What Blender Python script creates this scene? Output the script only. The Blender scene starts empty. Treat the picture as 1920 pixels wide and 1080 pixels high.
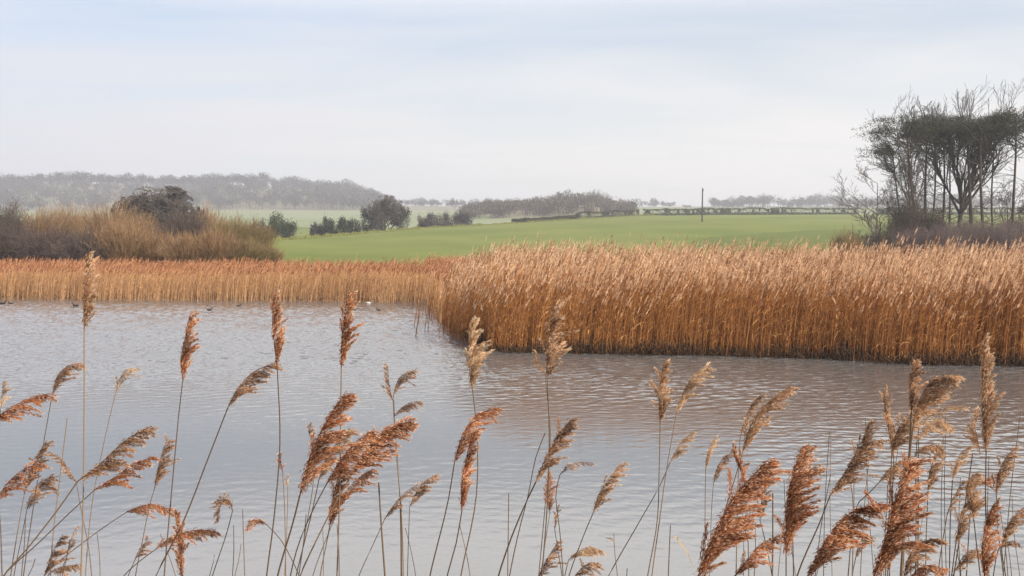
import bpy, math, random
import numpy as np
from mathutils import Vector

# ------------------------------------------------------------------ camera, sky, sun, exposure
scene = bpy.context.scene
COL = scene.collection
F = 1700.0          # focal length in pixels of a 1920 wide frame
HY = 445.0          # row of the horizon
EYE = 3.0           # eye height over the water
cam_data = bpy.data.cameras.new('camera')
cam = bpy.data.objects.new('camera', cam_data)
COL.objects.link(cam)
cam.location = (0, 0, EYE)
cam.rotation_euler = (math.radians(90), 0, 0)
cam_data.sensor_width = 36.0
cam_data.lens = 36.0 * F / 1920.0
cam_data.shift_y = -(540.0 - HY) / 1920.0
cam_data.clip_start = 0.05
cam_data.clip_end = 20000.0
scene.camera = cam

SUN_AZ, SUN_EL = math.radians(122), math.radians(34)
world = bpy.data.worlds.new('World')
scene.world = world
world.use_nodes = True
wn, wl = world.node_tree.nodes, world.node_tree.links
wn.clear()
w_out = wn.new('ShaderNodeOutputWorld')
w_bg = wn.new('ShaderNodeBackground')
w_sky = wn.new('ShaderNodeTexSky')
w_sky.sky_type = 'NISHITA'
w_sky.sun_disc = False
w_sky.sun_elevation = SUN_EL
w_sky.sun_rotation = SUN_AZ
w_sky.air_density = 1.0
w_sky.dust_density = 1.2
w_sky.ozone_density = 1.5
w_tc = wn.new('ShaderNodeTexCoord')
w_sep = wn.new('ShaderNodeSeparateXYZ')
wl.new(w_tc.outputs['Generated'], w_sep.inputs[0])


def wmath(op, a, b=None, clamp=False):
    n = wn.new('ShaderNodeMath')
    n.operation = op
    n.use_clamp = clamp
    for i, v in enumerate((a, b)):
        if v is None:
            continue
        if isinstance(v, (int, float)):
            n.inputs[i].default_value = v
        else:
            wl.new(v, n.inputs[i])
    return n.outputs[0]


# high thin cloud: a layer seen in perspective (direction divided by its height), stretched into streaks
zc = wmath('ADD', wmath('MAXIMUM', w_sep.outputs[2], 0.0), 0.09)
cx = wmath('DIVIDE', w_sep.outputs[0], zc)
cy = wmath('DIVIDE', w_sep.outputs[1], zc)
w_cmb = wn.new('ShaderNodeCombineXYZ')
wl.new(cx, w_cmb.inputs[0])
wl.new(cy, w_cmb.inputs[1])
w_map = wn.new('ShaderNodeMapping')
w_map.inputs['Rotation'].default_value = (0, 0, math.radians(12))
w_map.inputs['Scale'].default_value = (0.55, 1.15, 1.0)
w_map.inputs['Location'].default_value = (0.9, 0.35, 0.0)
wl.new(w_cmb.outputs[0], w_map.inputs[0])
w_n = wn.new('ShaderNodeTexNoise')
w_n.inputs['Scale'].default_value = 1.0
w_n.inputs['Detail'].default_value = 4.5
w_n.inputs['Roughness'].default_value = 0.55
w_n.inputs['Distortion'].default_value = 0.6
wl.new(w_map.outputs[0], w_n.inputs['Vector'])
w_r = wn.new('ShaderNodeMapRange')
w_r.inputs['From Min'].default_value = 0.36
w_r.inputs['From Max'].default_value = 0.66
wl.new(w_n.outputs['Fac'], w_r.inputs['Value'])
veil = wn.new('ShaderNodeValToRGB')          # the veil is thick low in the sky, thinner above; unseen peak higher up added to brighten the water
vr = veil.color_ramp
for i_, (p_, v_) in enumerate([(0.0, 0.95), (0.12, 0.78), (0.23, 0.37), (0.32, 0.95), (0.62, 0.45), (1.0, 0.30)]):
    e_ = vr.elements[i_] if i_ < 2 else vr.elements.new(p_)
    e_.position = p_
    e_.color = (v_, v_, v_, 1)
wl.new(w_sep.outputs[2], veil.inputs['Fac'])
fac = wmath('ADD', veil.outputs[0], wmath('MULTIPLY', w_r.outputs[0], 0.26), clamp=True)
# towards the sun the veil is whiter and brighter
w_dot = wn.new('ShaderNodeVectorMath')
w_dot.operation = 'DOT_PRODUCT'
w_dot.inputs[1].default_value = (math.sin(SUN_AZ), 0.45, 0.25)
wl.new(w_tc.outputs['Generated'], w_dot.inputs[0])
w_br = wn.new('ShaderNodeMapRange')
w_br.inputs['From Min'].default_value = -0.55
w_br.inputs['From Max'].default_value = 0.55
wl.new(w_dot.outputs['Value'], w_br.inputs['Value'])
w_vc = wn.new('ShaderNodeMixRGB')
w_vc.inputs[1].default_value = (4.7, 4.72, 5.4, 1)
w_vc.inputs[2].default_value = (6.0, 5.9, 5.85, 1)
wl.new(w_br.outputs[0], w_vc.inputs[0])
w_mix = wn.new('ShaderNodeMixRGB')
wl.new(fac, w_mix.inputs[0])
wl.new(w_sky.outputs[0], w_mix.inputs[1])
wl.new(w_vc.outputs[0], w_mix.inputs[2])
w_up = wn.new('ShaderNodeFloatCurve')           # unseen brighter band added above the view so the water reflects silvery
w_upc = w_up.mapping.curves[0]
w_upc.points[0].location = (0.0, 0.5)
w_upc.points[1].location = (1.0, 0.46)
for p_ in ((0.235, 0.5), (0.33, 0.93), (0.46, 0.86), (0.68, 0.48)):
    w_upc.points.new(*p_)
w_up.mapping.update()
wl.new(w_sep.outputs[2], w_up.inputs['Value'])
w_up2 = wn.new('ShaderNodeMath')
w_up2.operation = 'MULTIPLY'
w_up2.inputs[1].default_value = 2.0
wl.new(w_up.outputs[0], w_up2.inputs[0])
w_vm = wn.new('ShaderNodeVectorMath')
w_vm.operation = 'SCALE'
wl.new(w_mix.outputs[0], w_vm.inputs[0])
wl.new(w_up2.outputs[0], w_vm.inputs['Scale'])
wl.new(w_vm.outputs[0], w_bg.inputs['Color'])
w_bg.inputs['Strength'].default_value = 0.115
wl.new(w_bg.outputs[0], w_out.inputs['Surface'])

sun_data = bpy.data.lights.new('sun', 'SUN')
sun_data.energy = 5.0
sun_data.angle = math.radians(0.6)
sun_data.color = (1.0, 0.88, 0.72)
sun = bpy.data.objects.new('sun', sun_data)
COL.objects.link(sun)
SUN_DIR = Vector((math.sin(SUN_AZ) * math.cos(SUN_EL), math.cos(SUN_AZ) * math.cos(SUN_EL), math.sin(SUN_EL)))
sun.rotation_euler = SUN_DIR.to_track_quat('Z', 'Y').to_euler()
sun.location = SUN_DIR * 300

vs = scene.view_settings
vs.view_transform = 'Standard'
vs.look = 'None'
vs.exposure = 0.56
vs.gamma = 1.0
scene.cycles.max_bounces = 6
scene.cycles.diffuse_bounces = 3
scene.cycles.glossy_bounces = 3
scene.cycles.transmission_bounces = 3
scene.cycles.transparent_max_bounces = 8
scene.cycles.volume_bounces = 0

# ------------------------------------------------------------------ helpers
RNG = np.random.default_rng(7)
random.seed(7)


def px3(px, py, d):
    """the point at depth d that the photograph shows at column px, row py"""
    return ((px - 960.0) / F * d, d, EYE - (py - HY) / F * d)


def material(name, c0, c1, rough=0.75, trans=0.0, noise=None, spec=0.2, tcol=None):
    """colour between c0 and c1 by the mesh's own 'tone' value (and an optional object space noise)"""
    m = bpy.data.materials.new(name)
    m.use_nodes = True
    n, l = m.node_tree.nodes, m.node_tree.links
    n.clear()
    out = n.new('ShaderNodeOutputMaterial')
    b = n.new('ShaderNodeBsdfPrincipled')
    b.inputs['Roughness'].default_value = rough
    b.inputs['Specular IOR Level'].default_value = spec
    at = n.new('ShaderNodeAttribute')
    at.attribute_name = 'tone'
    fac_out = at.outputs['Fac']
    if noise:
        tc = n.new('ShaderNodeTexCoord')
        nz = n.new('ShaderNodeTexNoise')
        nz.inputs['Scale'].default_value = noise[0]
        nz.inputs['Detail'].default_value = 4
        l.new(tc.outputs['Object'], nz.inputs['Vector'])
        mr = n.new('ShaderNodeMapRange')
        mr.inputs['From Min'].default_value = 0.3
        mr.inputs['From Max'].default_value = 0.7
        mr.inputs['To Min'].default_value = -noise[1]
        mr.inputs['To Max'].default_value = noise[1]
        l.new(nz.outputs['Fac'], mr.inputs['Value'])
        ad = n.new('ShaderNodeMath')
        ad.use_clamp = True
        l.new(at.outputs['Fac'], ad.inputs[0])
        l.new(mr.outputs[0], ad.inputs[1])
        fac_out = ad.outputs[0]
    mx = n.new('ShaderNodeMixRGB')
    mx.inputs[1].default_value = (*c0, 1)
    mx.inputs[2].default_value = (*c1, 1)
    l.new(fac_out, mx.inputs[0])
    l.new(mx.outputs[0], b.inputs['Base Color'])
    if trans > 0:
        t = n.new('ShaderNodeBsdfTranslucent')
        l.new(mx.outputs[0], t.inputs['Color'])
        ms = n.new('ShaderNodeMixShader')
        ms.inputs[0].default_value = trans
        l.new(b.outputs[0], ms.inputs[1])
        l.new(t.outputs[0], ms.inputs[2])
        l.new(ms.outputs[0], out.inputs['Surface'])
    else:
        l.new(b.outputs[0], out.inputs['Surface'])
    return m


def unit(v):
    return v / np.maximum(np.linalg.norm(v, axis=-1, keepdims=True), 1e-9)


class MB:
    """collects quads (numpy) and links them as one mesh object"""

    def __init__(self):
        self.v, self.f, self.t, self.m, self.n = [], [], [], [], 0

    def add(self, V, Q, tone, mat=0):
        V = np.asarray(V, np.float32).reshape(-1, 3)
        Q = np.asarray(Q, np.int64).reshape(-1, 4)
        if len(V) == 0:
            return
        self.v.append(V)
        self.f.append(Q + self.n)
        self.t.append(np.broadcast_to(np.asarray(tone, np.float32), (len(V),)))
        self.m.append(np.full(len(Q), mat, np.int32))
        self.n += len(V)

    def strands(self, P, R, tone=0.5, sides=3, mat=0):
        """tapering tubes: P (n,k,3), R (n,k)"""
        P = np.asarray(P, float)
        R = np.asarray(R, float)
        n, k = P.shape[:2]
        T = unit(np.gradient(P, axis=1))
        ref = np.where(np.abs(T[..., 2:3]) > 0.9, np.array([[[1.0, 0, 0]]]), np.array([[[0, 0, 1.0]]]))
        A = unit(np.cross(T, ref))
        B = np.cross(T, A)
        ang = np.arange(sides) * 2 * math.pi / sides + 0.4
        V = P[:, :, None] + R[:, :, None, None] * (A[:, :, None] * np.cos(ang)[None, None, :, None] + B[:, :, None] * np.sin(ang)[None, None, :, None])
        i = np.arange(n)[:, None, None] * k * sides
        j = np.arange(k - 1)[None, :, None] * sides
        s = np.arange(sides)[None, None, :]
        s2 = (s + 1) % sides
        Q = np.stack([i + j + s, i + j + s2, i + j + sides + s2, i + j + sides + s], -1)
        tone = np.asarray(tone, np.float32)
        if tone.ndim == 1:
            tone = np.repeat(tone, k * sides)
        elif tone.ndim == 2:
            tone = np.repeat(tone.reshape(-1), sides)
        self.add(V, Q, tone, mat)

    def ribbons(self, P, S, W, tone=0.5, mat=0):
        """flat strips: P (n,k,3), side vectors S (n,k,3) or (n,1,3), half widths W (n,k)"""
        n, k = P.shape[:2]
        L = P - S * W[..., None]
        Rr = P + S * W[..., None]
        V = np.stack([L, Rr], 2)
        i = np.arange(n)[:, None] * k * 2
        j = np.arange(k - 1)[None] * 2
        a = i + j
        Q = np.stack([a, a + 1, a + 3, a + 2], -1)
        tone = np.asarray(tone, np.float32)
        if tone.ndim == 1:
            tone = np.repeat(tone, k * 2)
        self.add(V, Q, tone, mat)

    def flakes(self, C, D, S, L, W, tone=0.5, mat=0):
        """pointed little blades starting at C along D, side S"""
        C = np.asarray(C, float)
        L = np.broadcast_to(np.asarray(L, float), (len(C),))[:, None]
        W = np.broadcast_to(np.asarray(W, float), (len(C),))[:, None]
        V = np.stack([C, C + D * L * 0.45 + S * W * 0.5, C + D * L, C + D * L * 0.45 - S * W * 0.5], 1)
        Q = np.arange(len(C) * 4).reshape(-1, 4)
        tone = np.asarray(tone, np.float32)
        if tone.ndim == 1:
            tone = np.repeat(tone, 4)
        self.add(V, Q, tone, mat)

    def build(self, name, mats, parent=None, loc=None, smooth=False):
        me = bpy.data.meshes.new(name)
        V = np.concatenate(self.v) if self.v else np.zeros((0, 3), np.float32)
        if loc is not None:
            V = V - np.asarray(loc, np.float32)
        Q = np.concatenate(self.f)
        me.vertices.add(len(V))
        me.vertices.foreach_set('co', V.ravel().astype(np.float32))
        me.loops.add(len(Q) * 4)
        me.loops.foreach_set('vertex_index', Q.ravel().astype(np.int32))
        me.polygons.add(len(Q))
        me.polygons.foreach_set('loop_start', np.arange(len(Q), dtype=np.int32) * 4)
        me.polygons.foreach_set('material_index', np.concatenate(self.m))
        if smooth:
            me.polygons.foreach_set('use_smooth', np.ones(len(Q), bool))
        me.update(calc_edges=True)
        a = me.attributes.new('tone', 'FLOAT', 'POINT')
        a.data.foreach_set('value', np.concatenate(self.t).astype(np.float32))
        for m in (mats if isinstance(mats, (list, tuple)) else [mats]):
            me.materials.append(m)
        o = bpy.data.objects.new(name, me)
        COL.objects.link(o)
        if parent is not None:
            o.parent = parent
        elif loc is not None:
            o.location = loc
        return o


def tag(o, label=None, cat=None, group=None, kind=None):
    if label:
        o['label'] = label
    if cat:
        o['category'] = cat
    if group:
        o['group'] = group
    if kind:
        o['kind'] = kind
    return o


def thing(name, loc, label, cat, group=None):
    o = bpy.data.objects.new(name, None)
    o.empty_display_size = 0.1
    COL.objects.link(o)
    o.location = loc
    return tag(o, label, cat, group)


def rdir(n, rng=RNG):
    return unit(rng.normal(size=(n, 3)))


def perp(D, rng=RNG):
    return unit(np.cross(D, rng.normal(size=D.shape)))


def resample(pts, k):
    """smooth curve through pts (Catmull-Rom), k points evenly spaced"""
    p = np.asarray(pts, float)
    if len(p) == 2:
        u = np.linspace(0, 1, k)[:, None]
        return p[0] * (1 - u) + p[1] * u
    q = np.vstack([2 * p[0] - p[1], p, 2 * p[-1] - p[-2]])
    dense = []
    for i in range(1, len(q) - 2):
        for t in np.linspace(0, 1, 12, endpoint=False):
            a, b, c, d = q[i - 1], q[i], q[i + 1], q[i + 2]
            dense.append(0.5 * ((2 * b) + (c - a) * t + (2 * a - 5 * b + 4 * c - d) * t * t + (3 * b - a - 3 * c + d) * t ** 3))
    dense.append(p[-1])
    dense = np.array(dense)
    s = np.concatenate([[0], np.cumsum(np.linalg.norm(np.diff(dense, axis=0), axis=1))])
    u = np.linspace(0, s[-1], k)
    return np.stack([np.interp(u, s, dense[:, j]) for j in range(3)], 1)


def sstep(a, b, x):
    t = np.clip((x - a) / (b - a), 0, 1)
    return t * t * (3 - 2 * t)


def vnoise(x, y, seed=0):
    """smooth value noise, vectorised"""
    x0, y0 = np.floor(x), np.floor(y)
    fx, fy = x - x0, y - y0
    fx, fy = fx * fx * (3 - 2 * fx), fy * fy * (3 - 2 * fy)

    def h(i, j):
        s = np.sin(i * 127.1 + j * 311.7 + seed * 74.7) * 43758.5453
        return s - np.floor(s)
    return (h(x0, y0) * (1 - fx) + h(x0 + 1, y0) * fx) * (1 - fy) + (h(x0, y0 + 1) * (1 - fx) + h(x0 + 1, y0 + 1) * fx) * fy

# ------------------------------------------------------------------ terrain
# far shore of the pond (t = X / Y of a line of sight, Y = depth of the water's edge)
SHORE_T = np.array([-1.3, -0.57, -0.28, -0.12, -0.095, -0.078, -0.068, -0.022, 0.14, 0.32, 0.56, 0.8, 1.3])
SHORE_Y = np.array([40.0, 43.5, 42.2, 41.3, 41.0, 31.0, 27.0, 24.3, 23.4, 22.4, 21.2, 20.5, 19.5])


def shore_y(t):
    return np.interp(t, SHORE_T, SHORE_Y)


def xt(px):
    return (px - 960.0) / F


CR_PX = np.array([-1500, 300, 520, 640, 800, 900, 1040, 1200, 1350, 1600, 1920, 3500])
CR_ROW = np.array([462, 456, 449, 441, 428, 424, 414, 405.5, 403, 403, 403, 403])
CR_Y = np.array([125, 125, 135, 165, 200, 225, 260, 300, 310, 310, 310, 310])
RG_PX = np.array([-2500, -300, 0, 120, 300, 420, 520, 620, 690, 740, 800, 950, 1150, 1350, 1600, 2100, 3500])
RG_ROW = np.array([352, 348, 350, 345, 350, 348, 352, 356, 368, 386, 388, 388, 390, 388.5, 388.5, 387, 387])


def terrain(X, Y):
    t = X / np.maximum(Y, 0.5)
    px = 960 + t * F
    sy = shore_y(t)
    yc = np.interp(px, CR_PX, CR_Y)
    rc = np.interp(px, CR_PX, CR_ROW)
    zc_ = EYE + (HY - rc) / F * yc
    rg = np.interp(px, RG_PX, RG_ROW)
    z = np.full_like(Y, -0.7)
    # near bank
    z = np.where(Y < 9, np.interp(Y, [-20, 0.5, 2.0, 3.0, 4.5, 5.6, 7.0], [1.5, 1.4, 1.25, 1.0, 0.5, -0.1, -0.7]), z)
    # far shelf with the reed beds, then meadow
    shelf = np.interp(Y - sy, [-1.5, 0.0, 2.0, 6.0], [-0.7, -0.12, 0.03, 0.12])
    z = np.where(Y > sy - 1.5, shelf, z)
    u = np.clip((Y - 55) / np.maximum(yc - 55, 1), 0, 1)
    zf = 0.15 + (zc_ - 0.15) * (0.55 * u + 0.45 * u * u * (3 - 2 * u))
    z = np.where(Y > 55, zf, z)
    # beyond the crest: a dip, far fields, ridge
    left = 1 - sstep(1000, 1250, px)
    dip = zc_ - (2.2 * left + 1.0)
    z450 = EYE + 450 * (HY - (412 * left + 398 * (1 - left))) / F
    z750 = EYE + 750 * (HY - (396 * left + 391.5 * (1 - left))) / F
    z1100 = EYE + 1100 * (HY - rg) / F
    k = [yc, yc * 1.15, np.full_like(Y, 450.0), np.full_like(Y, 750.0), np.full_like(Y, 1100.0)]
    zz = [zc_, dip, z450, z750, z1100]
    for i in range(4):
        a, b = k[i], k[i + 1]
        uu = np.clip((Y - a) / (b - a), 0, 1)
        uu = uu * uu * (3 - 2 * uu) if i != 1 else uu
        z = np.where((Y > a) & (Y <= b), zz[i] * (1 - uu) + zz[i + 1] * uu, z)
    z = np.where(Y > 1100, z1100 - (Y - 1100) * 0.02, z)
    # scrubby mound
    m = np.exp(-((px - 1045) / 108.0) ** 4) * np.exp(-((Y - 480) / 75.0) ** 2)
    m2 = np.exp(-((px - 905) / 50.0) ** 2) * np.exp(-((Y - 460) / 60.0) ** 2)
    z = z + 6.5 * m + 3.0 * m2
    z = z + np.where(Y > 60, (vnoise(X / 37, Y / 37) - 0.5) * np.clip((Y - 60) / 400, 0, 0.5), 0)
    return z


def ground_z(x, y):
    return float(terrain(np.array([float(x)]), np.array([float(y)]))[0])


def ground_mesh(name, ts, ys, mats, matfun=None):
    T, Y = np.meshgrid(ts, ys)
    X = T * Y
    Z = terrain(X, Y)
    mb = MB()
    n, k = T.shape
    idx = np.arange(n * k).reshape(n, k)
    Q = np.stack([idx[:-1, :-1], idx[:-1, 1:], idx[1:, 1:], idx[1:, :-1]], -1).reshape(-1, 4)
    mb.add(np.stack([X, Y, Z], -1).reshape(-1, 3), Q, 0.5)
    o = mb.build(name, mats, smooth=True)
    if matfun is not None:
        c = (X + 0 * Y)
        Xc = (X[:-1, :-1] + X[1:, 1:]) / 2
        Yc = (Y[:-1, :-1] + Y[1:, 1:]) / 2
        o.data.polygons.foreach_set('material_index', matfun(Xc, Yc).ravel().astype(np.int32))
    return o


M_field = material('winter_crop', (0.104, 0.134, 0.020), (0.162, 0.182, 0.040), 0.9, noise=(0.05, 0.5))
M_verge = material('meadow_verge', (0.070, 0.098, 0.010), (0.115, 0.135, 0.022), 0.9, noise=(0.3, 0.4))
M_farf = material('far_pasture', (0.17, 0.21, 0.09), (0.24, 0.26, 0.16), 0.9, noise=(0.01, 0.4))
M_mud = material('pond_mud', (0.030, 0.022, 0.016), (0.060, 0.045, 0.030), 0.95, noise=(1.5, 0.5))
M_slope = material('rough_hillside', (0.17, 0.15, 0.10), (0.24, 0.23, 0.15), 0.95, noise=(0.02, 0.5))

ts = np.concatenate([np.linspace(-1.6, -0.7, 16)[:-1], np.linspace(-0.7, 0.7, 360), np.linspace(0.7, 1.6, 16)[1:]])
near = ground_mesh('pond_bed', ts, np.concatenate([[0.6], np.linspace(2, 16, 20), np.linspace(17, 60, 120)]), [M_mud])
tag(near, 'dark muddy bottom and shore of the pond under the reeds', kind='structure')


def fieldmat(X, Y):
    px = 960 + F * X / Y
    lim = np.interp(px, [200, 1180, 1330, 1560, 2000], [55, 60, 135, 165, 180]) + (vnoise(X / 5, Y / 5) - 0.5) * 5
    return np.where(Y < lim, 1, 0)


yfar = np.concatenate([np.linspace(60, 340, 200)])
fld = ground_mesh('green_field', ts, yfar, [M_field, M_verge], fieldmat)
tag(fld, 'green field of winter crop rising to a low crest', kind='structure')
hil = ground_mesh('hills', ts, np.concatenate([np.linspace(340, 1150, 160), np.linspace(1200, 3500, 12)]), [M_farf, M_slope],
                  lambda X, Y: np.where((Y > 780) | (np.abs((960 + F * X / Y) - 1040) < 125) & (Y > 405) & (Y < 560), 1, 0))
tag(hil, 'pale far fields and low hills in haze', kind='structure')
# the bank the photographer stands on, behind and beside the camera
mb = MB()
gx, gy = np.meshgrid(np.linspace(-60, 60, 60), np.linspace(-25, 7.2, 40))
gz = terrain(np.zeros_like(gx), gy) + (vnoise(gx / 1.7, gy / 1.7) - 0.5) * 0.12 * (gy < 6.4) + 0.01
idx = np.arange(gx.size).reshape(gx.shape)
mb.add(np.stack([gx, gy, gz], -1).reshape(-1, 3), np.stack([idx[:-1, :-1], idx[:-1, 1:], idx[1:, 1:], idx[1:, :-1]], -1).reshape(-1, 4), 0.5)
M_bank = material('bank_litter', (0.07, 0.05, 0.03), (0.16, 0.12, 0.06), 0.95, noise=(2.0, 0.5))
tag(mb.build('ground', M_bank, smooth=True), 'near bank of damp earth and reed litter', kind='structure')


# ------------------------------------------------------------------ water
def build_water():
    nt, ny = 1250, 1500
    t = np.concatenate([np.linspace(-1.9, -0.80, 120)[:-1], np.linspace(-0.80, 0.80, nt), np.linspace(0.80, 1.9, 120)[1:]])
    y = np.exp(np.linspace(math.log(5.2), math.log(46.0), ny))
    T, Y = np.meshgrid(t, y)
    X = T * Y
    rng = np.random.default_rng(3)
    Z = np.zeros_like(X)
    ruf = 0.06 + 0.94 * sstep(13, 23, Y + 2.5 * (vnoise(X / 3.0, Y / 5.0, 5) - 0.5))
    ruf = ruf * (0.75 + 0.5 * vnoise(X / 4.0, Y / 2.5, 9))
    ruf = ruf + 0.45 * np.exp(-((X - 6.8) / 3.0) ** 2) * np.exp(-((Y - 12.5) / 3.2) ** 2)
    nw = 60
    for i in range(nw):
        lam = 0.06 * (7.0 ** rng.random() ** 1.15)
        th = rng.normal(math.pi / 2 + 0.15, 0.62)
        slope = WAVE_SLOPE * math.sqrt(2.0 / nw)
        a = slope * lam / (2 * math.pi)
        kx, ky = math.cos(th) * 2 * math.pi / lam, math.sin(th) * 2 * math.pi / lam
        cell = Y * 0.0014 + 0.004
        fade = np.clip((lam / cell - 1.5) / 2.0, 0, 1)
        warp = 0.6 * vnoise(X / 2.2, Y / 2.2, 20 + i % 5)
        Z += a * fade * np.sin(kx * X + ky * Y + rng.random() * 6.28 + warp * 3)
    Z *= ruf
    mb_ = MB()
    n, k = T.shape
    idx_ = np.arange(n * k).reshape(n, k)
    mb_.add(np.stack([X, Y, Z], -1).reshape(-1, 3), np.stack([idx_[:-1, :-1], idx_[:-1, 1:], idx_[1:, 1:], idx_[1:, :-1]], -1).reshape(-1, 4), 0.5)
    m = bpy.data.materials.new('pond_water')
    m.use_nodes = True
    n_, l_ = m.node_tree.nodes, m.node_tree.links
    b = n_['Principled BSDF']
    b.inputs['Base Color'].default_value = (0.10, 0.10, 0.10, 1)
    b.inputs['Roughness'].default_value = 0.05
    b.inputs['IOR'].default_value = 1.9
    tc = n_.new('ShaderNodeTexCoord')
    mp = n_.new('ShaderNodeMapping')
    mp.inputs['Scale'].default_value = (0.7, 1.3, 1)
    l_.new(tc.outputs['Object'], mp.inputs[0])
    nz = n_.new('ShaderNodeTexNoise')
    nz.inputs['Scale'].default_value = 14.0
    nz.inputs['Detail'].default_value = 3.0
    l_.new(mp.outputs[0], nz.inputs['Vector'])
    bp = n_.new('ShaderNodeBump')
    bp.inputs['Strength'].default_value = 0.8
    bp.inputs['Distance'].default_value = 0.011
    l_.new(nz.outputs['Fac'], bp.inputs['Height'])
    sx = n_.new('ShaderNodeSeparateXYZ')
    l_.new(tc.outputs['Object'], sx.inputs[0])
    mr = n_.new('ShaderNodeMapRange')          # wind reaches the water some way out from the sheltered bank
    mr.inputs['From Min'].default_value = 13.0
    mr.inputs['From Max'].default_value = 23.0
    mr.inputs['To Min'].default_value = 0.10
    mr.inputs['To Max'].default_value = 1.0
    l_.new(sx.outputs['Y'], mr.inputs['Value'])
    l_.new(mr.outputs[0], bp.inputs['Strength'])
    l_.new(bp.outputs[0], b.inputs['Normal'])
    o = mb_.build('water', m, smooth=True)
    tag(o, 'rippled grey pond water between the reed beds', kind='structure')


WAVE_SLOPE = 0.17
build_water()


# ------------------------------------------------------------------ branching wood
def ar_ok(prm):
    return prm.get('angr') is not None


def grow(out, tips, p, d, length, rad, level, maxlevel, prm, rng):
    """one wobbling limb of 6 points and its children; out gathers (points, radii, level)"""
    k = 6
    pts = [np.array(p, float)]
    dd = np.array(d, float)
    step = length / (k - 1)
    up = prm['up'][min(level, len(prm['up']) - 1)]
    wob = prm['wob']
    for i in range(k - 1):
        dd = dd + rng.normal(size=3) * (wob if level else prm.get('twob', 0.05)) + np.array([0, 0, up]) / (k - 1)
        dd /= np.linalg.norm(dd)
        pts.append(pts[-1] + dd * step)
    pts = np.array(pts)
    tipr = prm['tip'] if level == maxlevel else rad * (0.2 if level == 0 and prm.get('trunk', 0.62) > 0.65 else prm['taper'])
    rr = np.linspace(rad, max(tipr, prm['tip']), k)
    out.append((pts, rr, level))
    if level == maxlevel:
        tips.append((pts[-1], dd))
        return
    nk = prm['n'][level]
    lo = prm['start'][level]
    for j in range(nk):
        u = lo + (1 - lo) * (j + rng.random()) / nk
        f = u * (k - 1)
        i = min(int(f), k - 2)
        q = pts[i] * (1 - (f - i)) + pts[i + 1] * (f - i)
        ax = pts[i + 1] - pts[i]
        ax = ax / np.linalg.norm(ax)
        side = np.cross(ax, rng.normal(size=3))
        if level == 0 and ar_ok(prm):
            az = 2.39996 * j + prm.get('az', 0.0)
            side = np.array([math.cos(az), math.sin(az), 0.0])
        if prm.get('flat') and level >= 1:
            side[2] *= prm['flat']
        side /= max(np.linalg.norm(side), 1e-6)
        ar = prm.get('angr') if level == 0 else None
        a = math.radians(prm['ang'][level]) * ((ar[0] + (ar[1] - ar[0]) * rng.random()) if ar else (0.7 + 0.6 * rng.random()))
        nd = ax * math.cos(a) + side * math.sin(a)
        ln = length * prm['len'][level] * (0.65 + 0.7 * rng.random()) * (1.0 - prm['fall'][level] * u)
        grow(out, tips, q, nd, ln, max(rr[i] * prm['rad'][level], prm['tip']), level + 1, maxlevel, prm, rng)


def limbs_to(mb_, out, lv=None, tone=None, rng=RNG):
    sel = [o for o in out if lv is None or o[2] in lv]
    if not sel:
        return
    P = np.array([o[0] for o in sel])
    R = np.array([o[1] for o in sel])
    tn = rng.random(len(sel)) if tone is None else np.full(len(sel), tone)
    mb_.strands(P, R, tn, sides=3)


def fit(out, tips, base, height, halfw, pct=96.0, dome=None):
    """scale a grown skeleton so that it stands on base with this height and half width"""
    allp = np.concatenate([o[0] for o in out]) - base
    sz = height / np.percentile(allp[:, 2], 99.3)
    sx = halfw / np.percentile(np.abs(allp[:, :2]), pct)
    s = np.array([sx, sx, sz])
    def shape(p):
        q = (p - base) * s
        if dome is not None:                     # the crown keeps within a rounded outline
            c = np.array([0, 0, dome * height])
            r = np.array([halfw, halfw, (1 - dome) * height])
            e = (q - c) / r
            n_ = np.linalg.norm(e, axis=-1, keepdims=True)
            q = np.where(n_ > 0.9, c + r * e / np.maximum(n_, 1e-6) * (0.9 + 0.18 * np.tanh((n_ - 0.9) * 0.8)), q)
        return q + base
    return [(shape(o[0]), o[1], o[2]) for o in out], [(shape(t[0]), t[1]) for t in tips]


M_bark = material('bark', (0.045, 0.038, 0.034), (0.10, 0.085, 0.075), 0.9, noise=(2.0, 0.3))
M_barkg = material('grey_bark', (0.07, 0.062, 0.055), (0.15, 0.135, 0.12), 0.9, noise=(2.0, 0.3))
M_pineb = material('pine_bark', (0.050, 0.038, 0.032), (0.11, 0.080, 0.062), 0.9, noise=(2.0, 0.4))
M_needle = material('pine_needles', (0.018, 0.022, 0.015), (0.075, 0.080, 0.045), 0.7, trans=0.15)
M_ever = material('evergreen_leaves', (0.020, 0.028, 0.016), (0.060, 0.075, 0.035), 0.6, trans=0.15)
M_willow = material('willow_twigs', (0.17, 0.100, 0.052), (0.42, 0.27, 0.145), 0.8, trans=0.15)
M_olive = material('olive_twigs', (0.13, 0.095, 0.045), (0.30, 0.22, 0.10), 0.8, trans=0.15)
M_thorn = material('thorn_twigs', (0.050, 0.036, 0.032), (0.14, 0.105, 0.092), 0.85)
M_bramble = material('bramble_stems', (0.085, 0.06, 0.058), (0.22, 0.165, 0.155), 0.85)
M_hazetree = material('winter_wood', (0.038, 0.036, 0.036), (0.098, 0.088, 0.078), 0.9)
M_scrub = material('scrub_twigs', (0.042, 0.036, 0.032), (0.145, 0.120, 0.092), 0.9)
M_hedge = material('hedge_twigs', (0.030, 0.034, 0.018), (0.075, 0.075, 0.04), 0.9)

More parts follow.
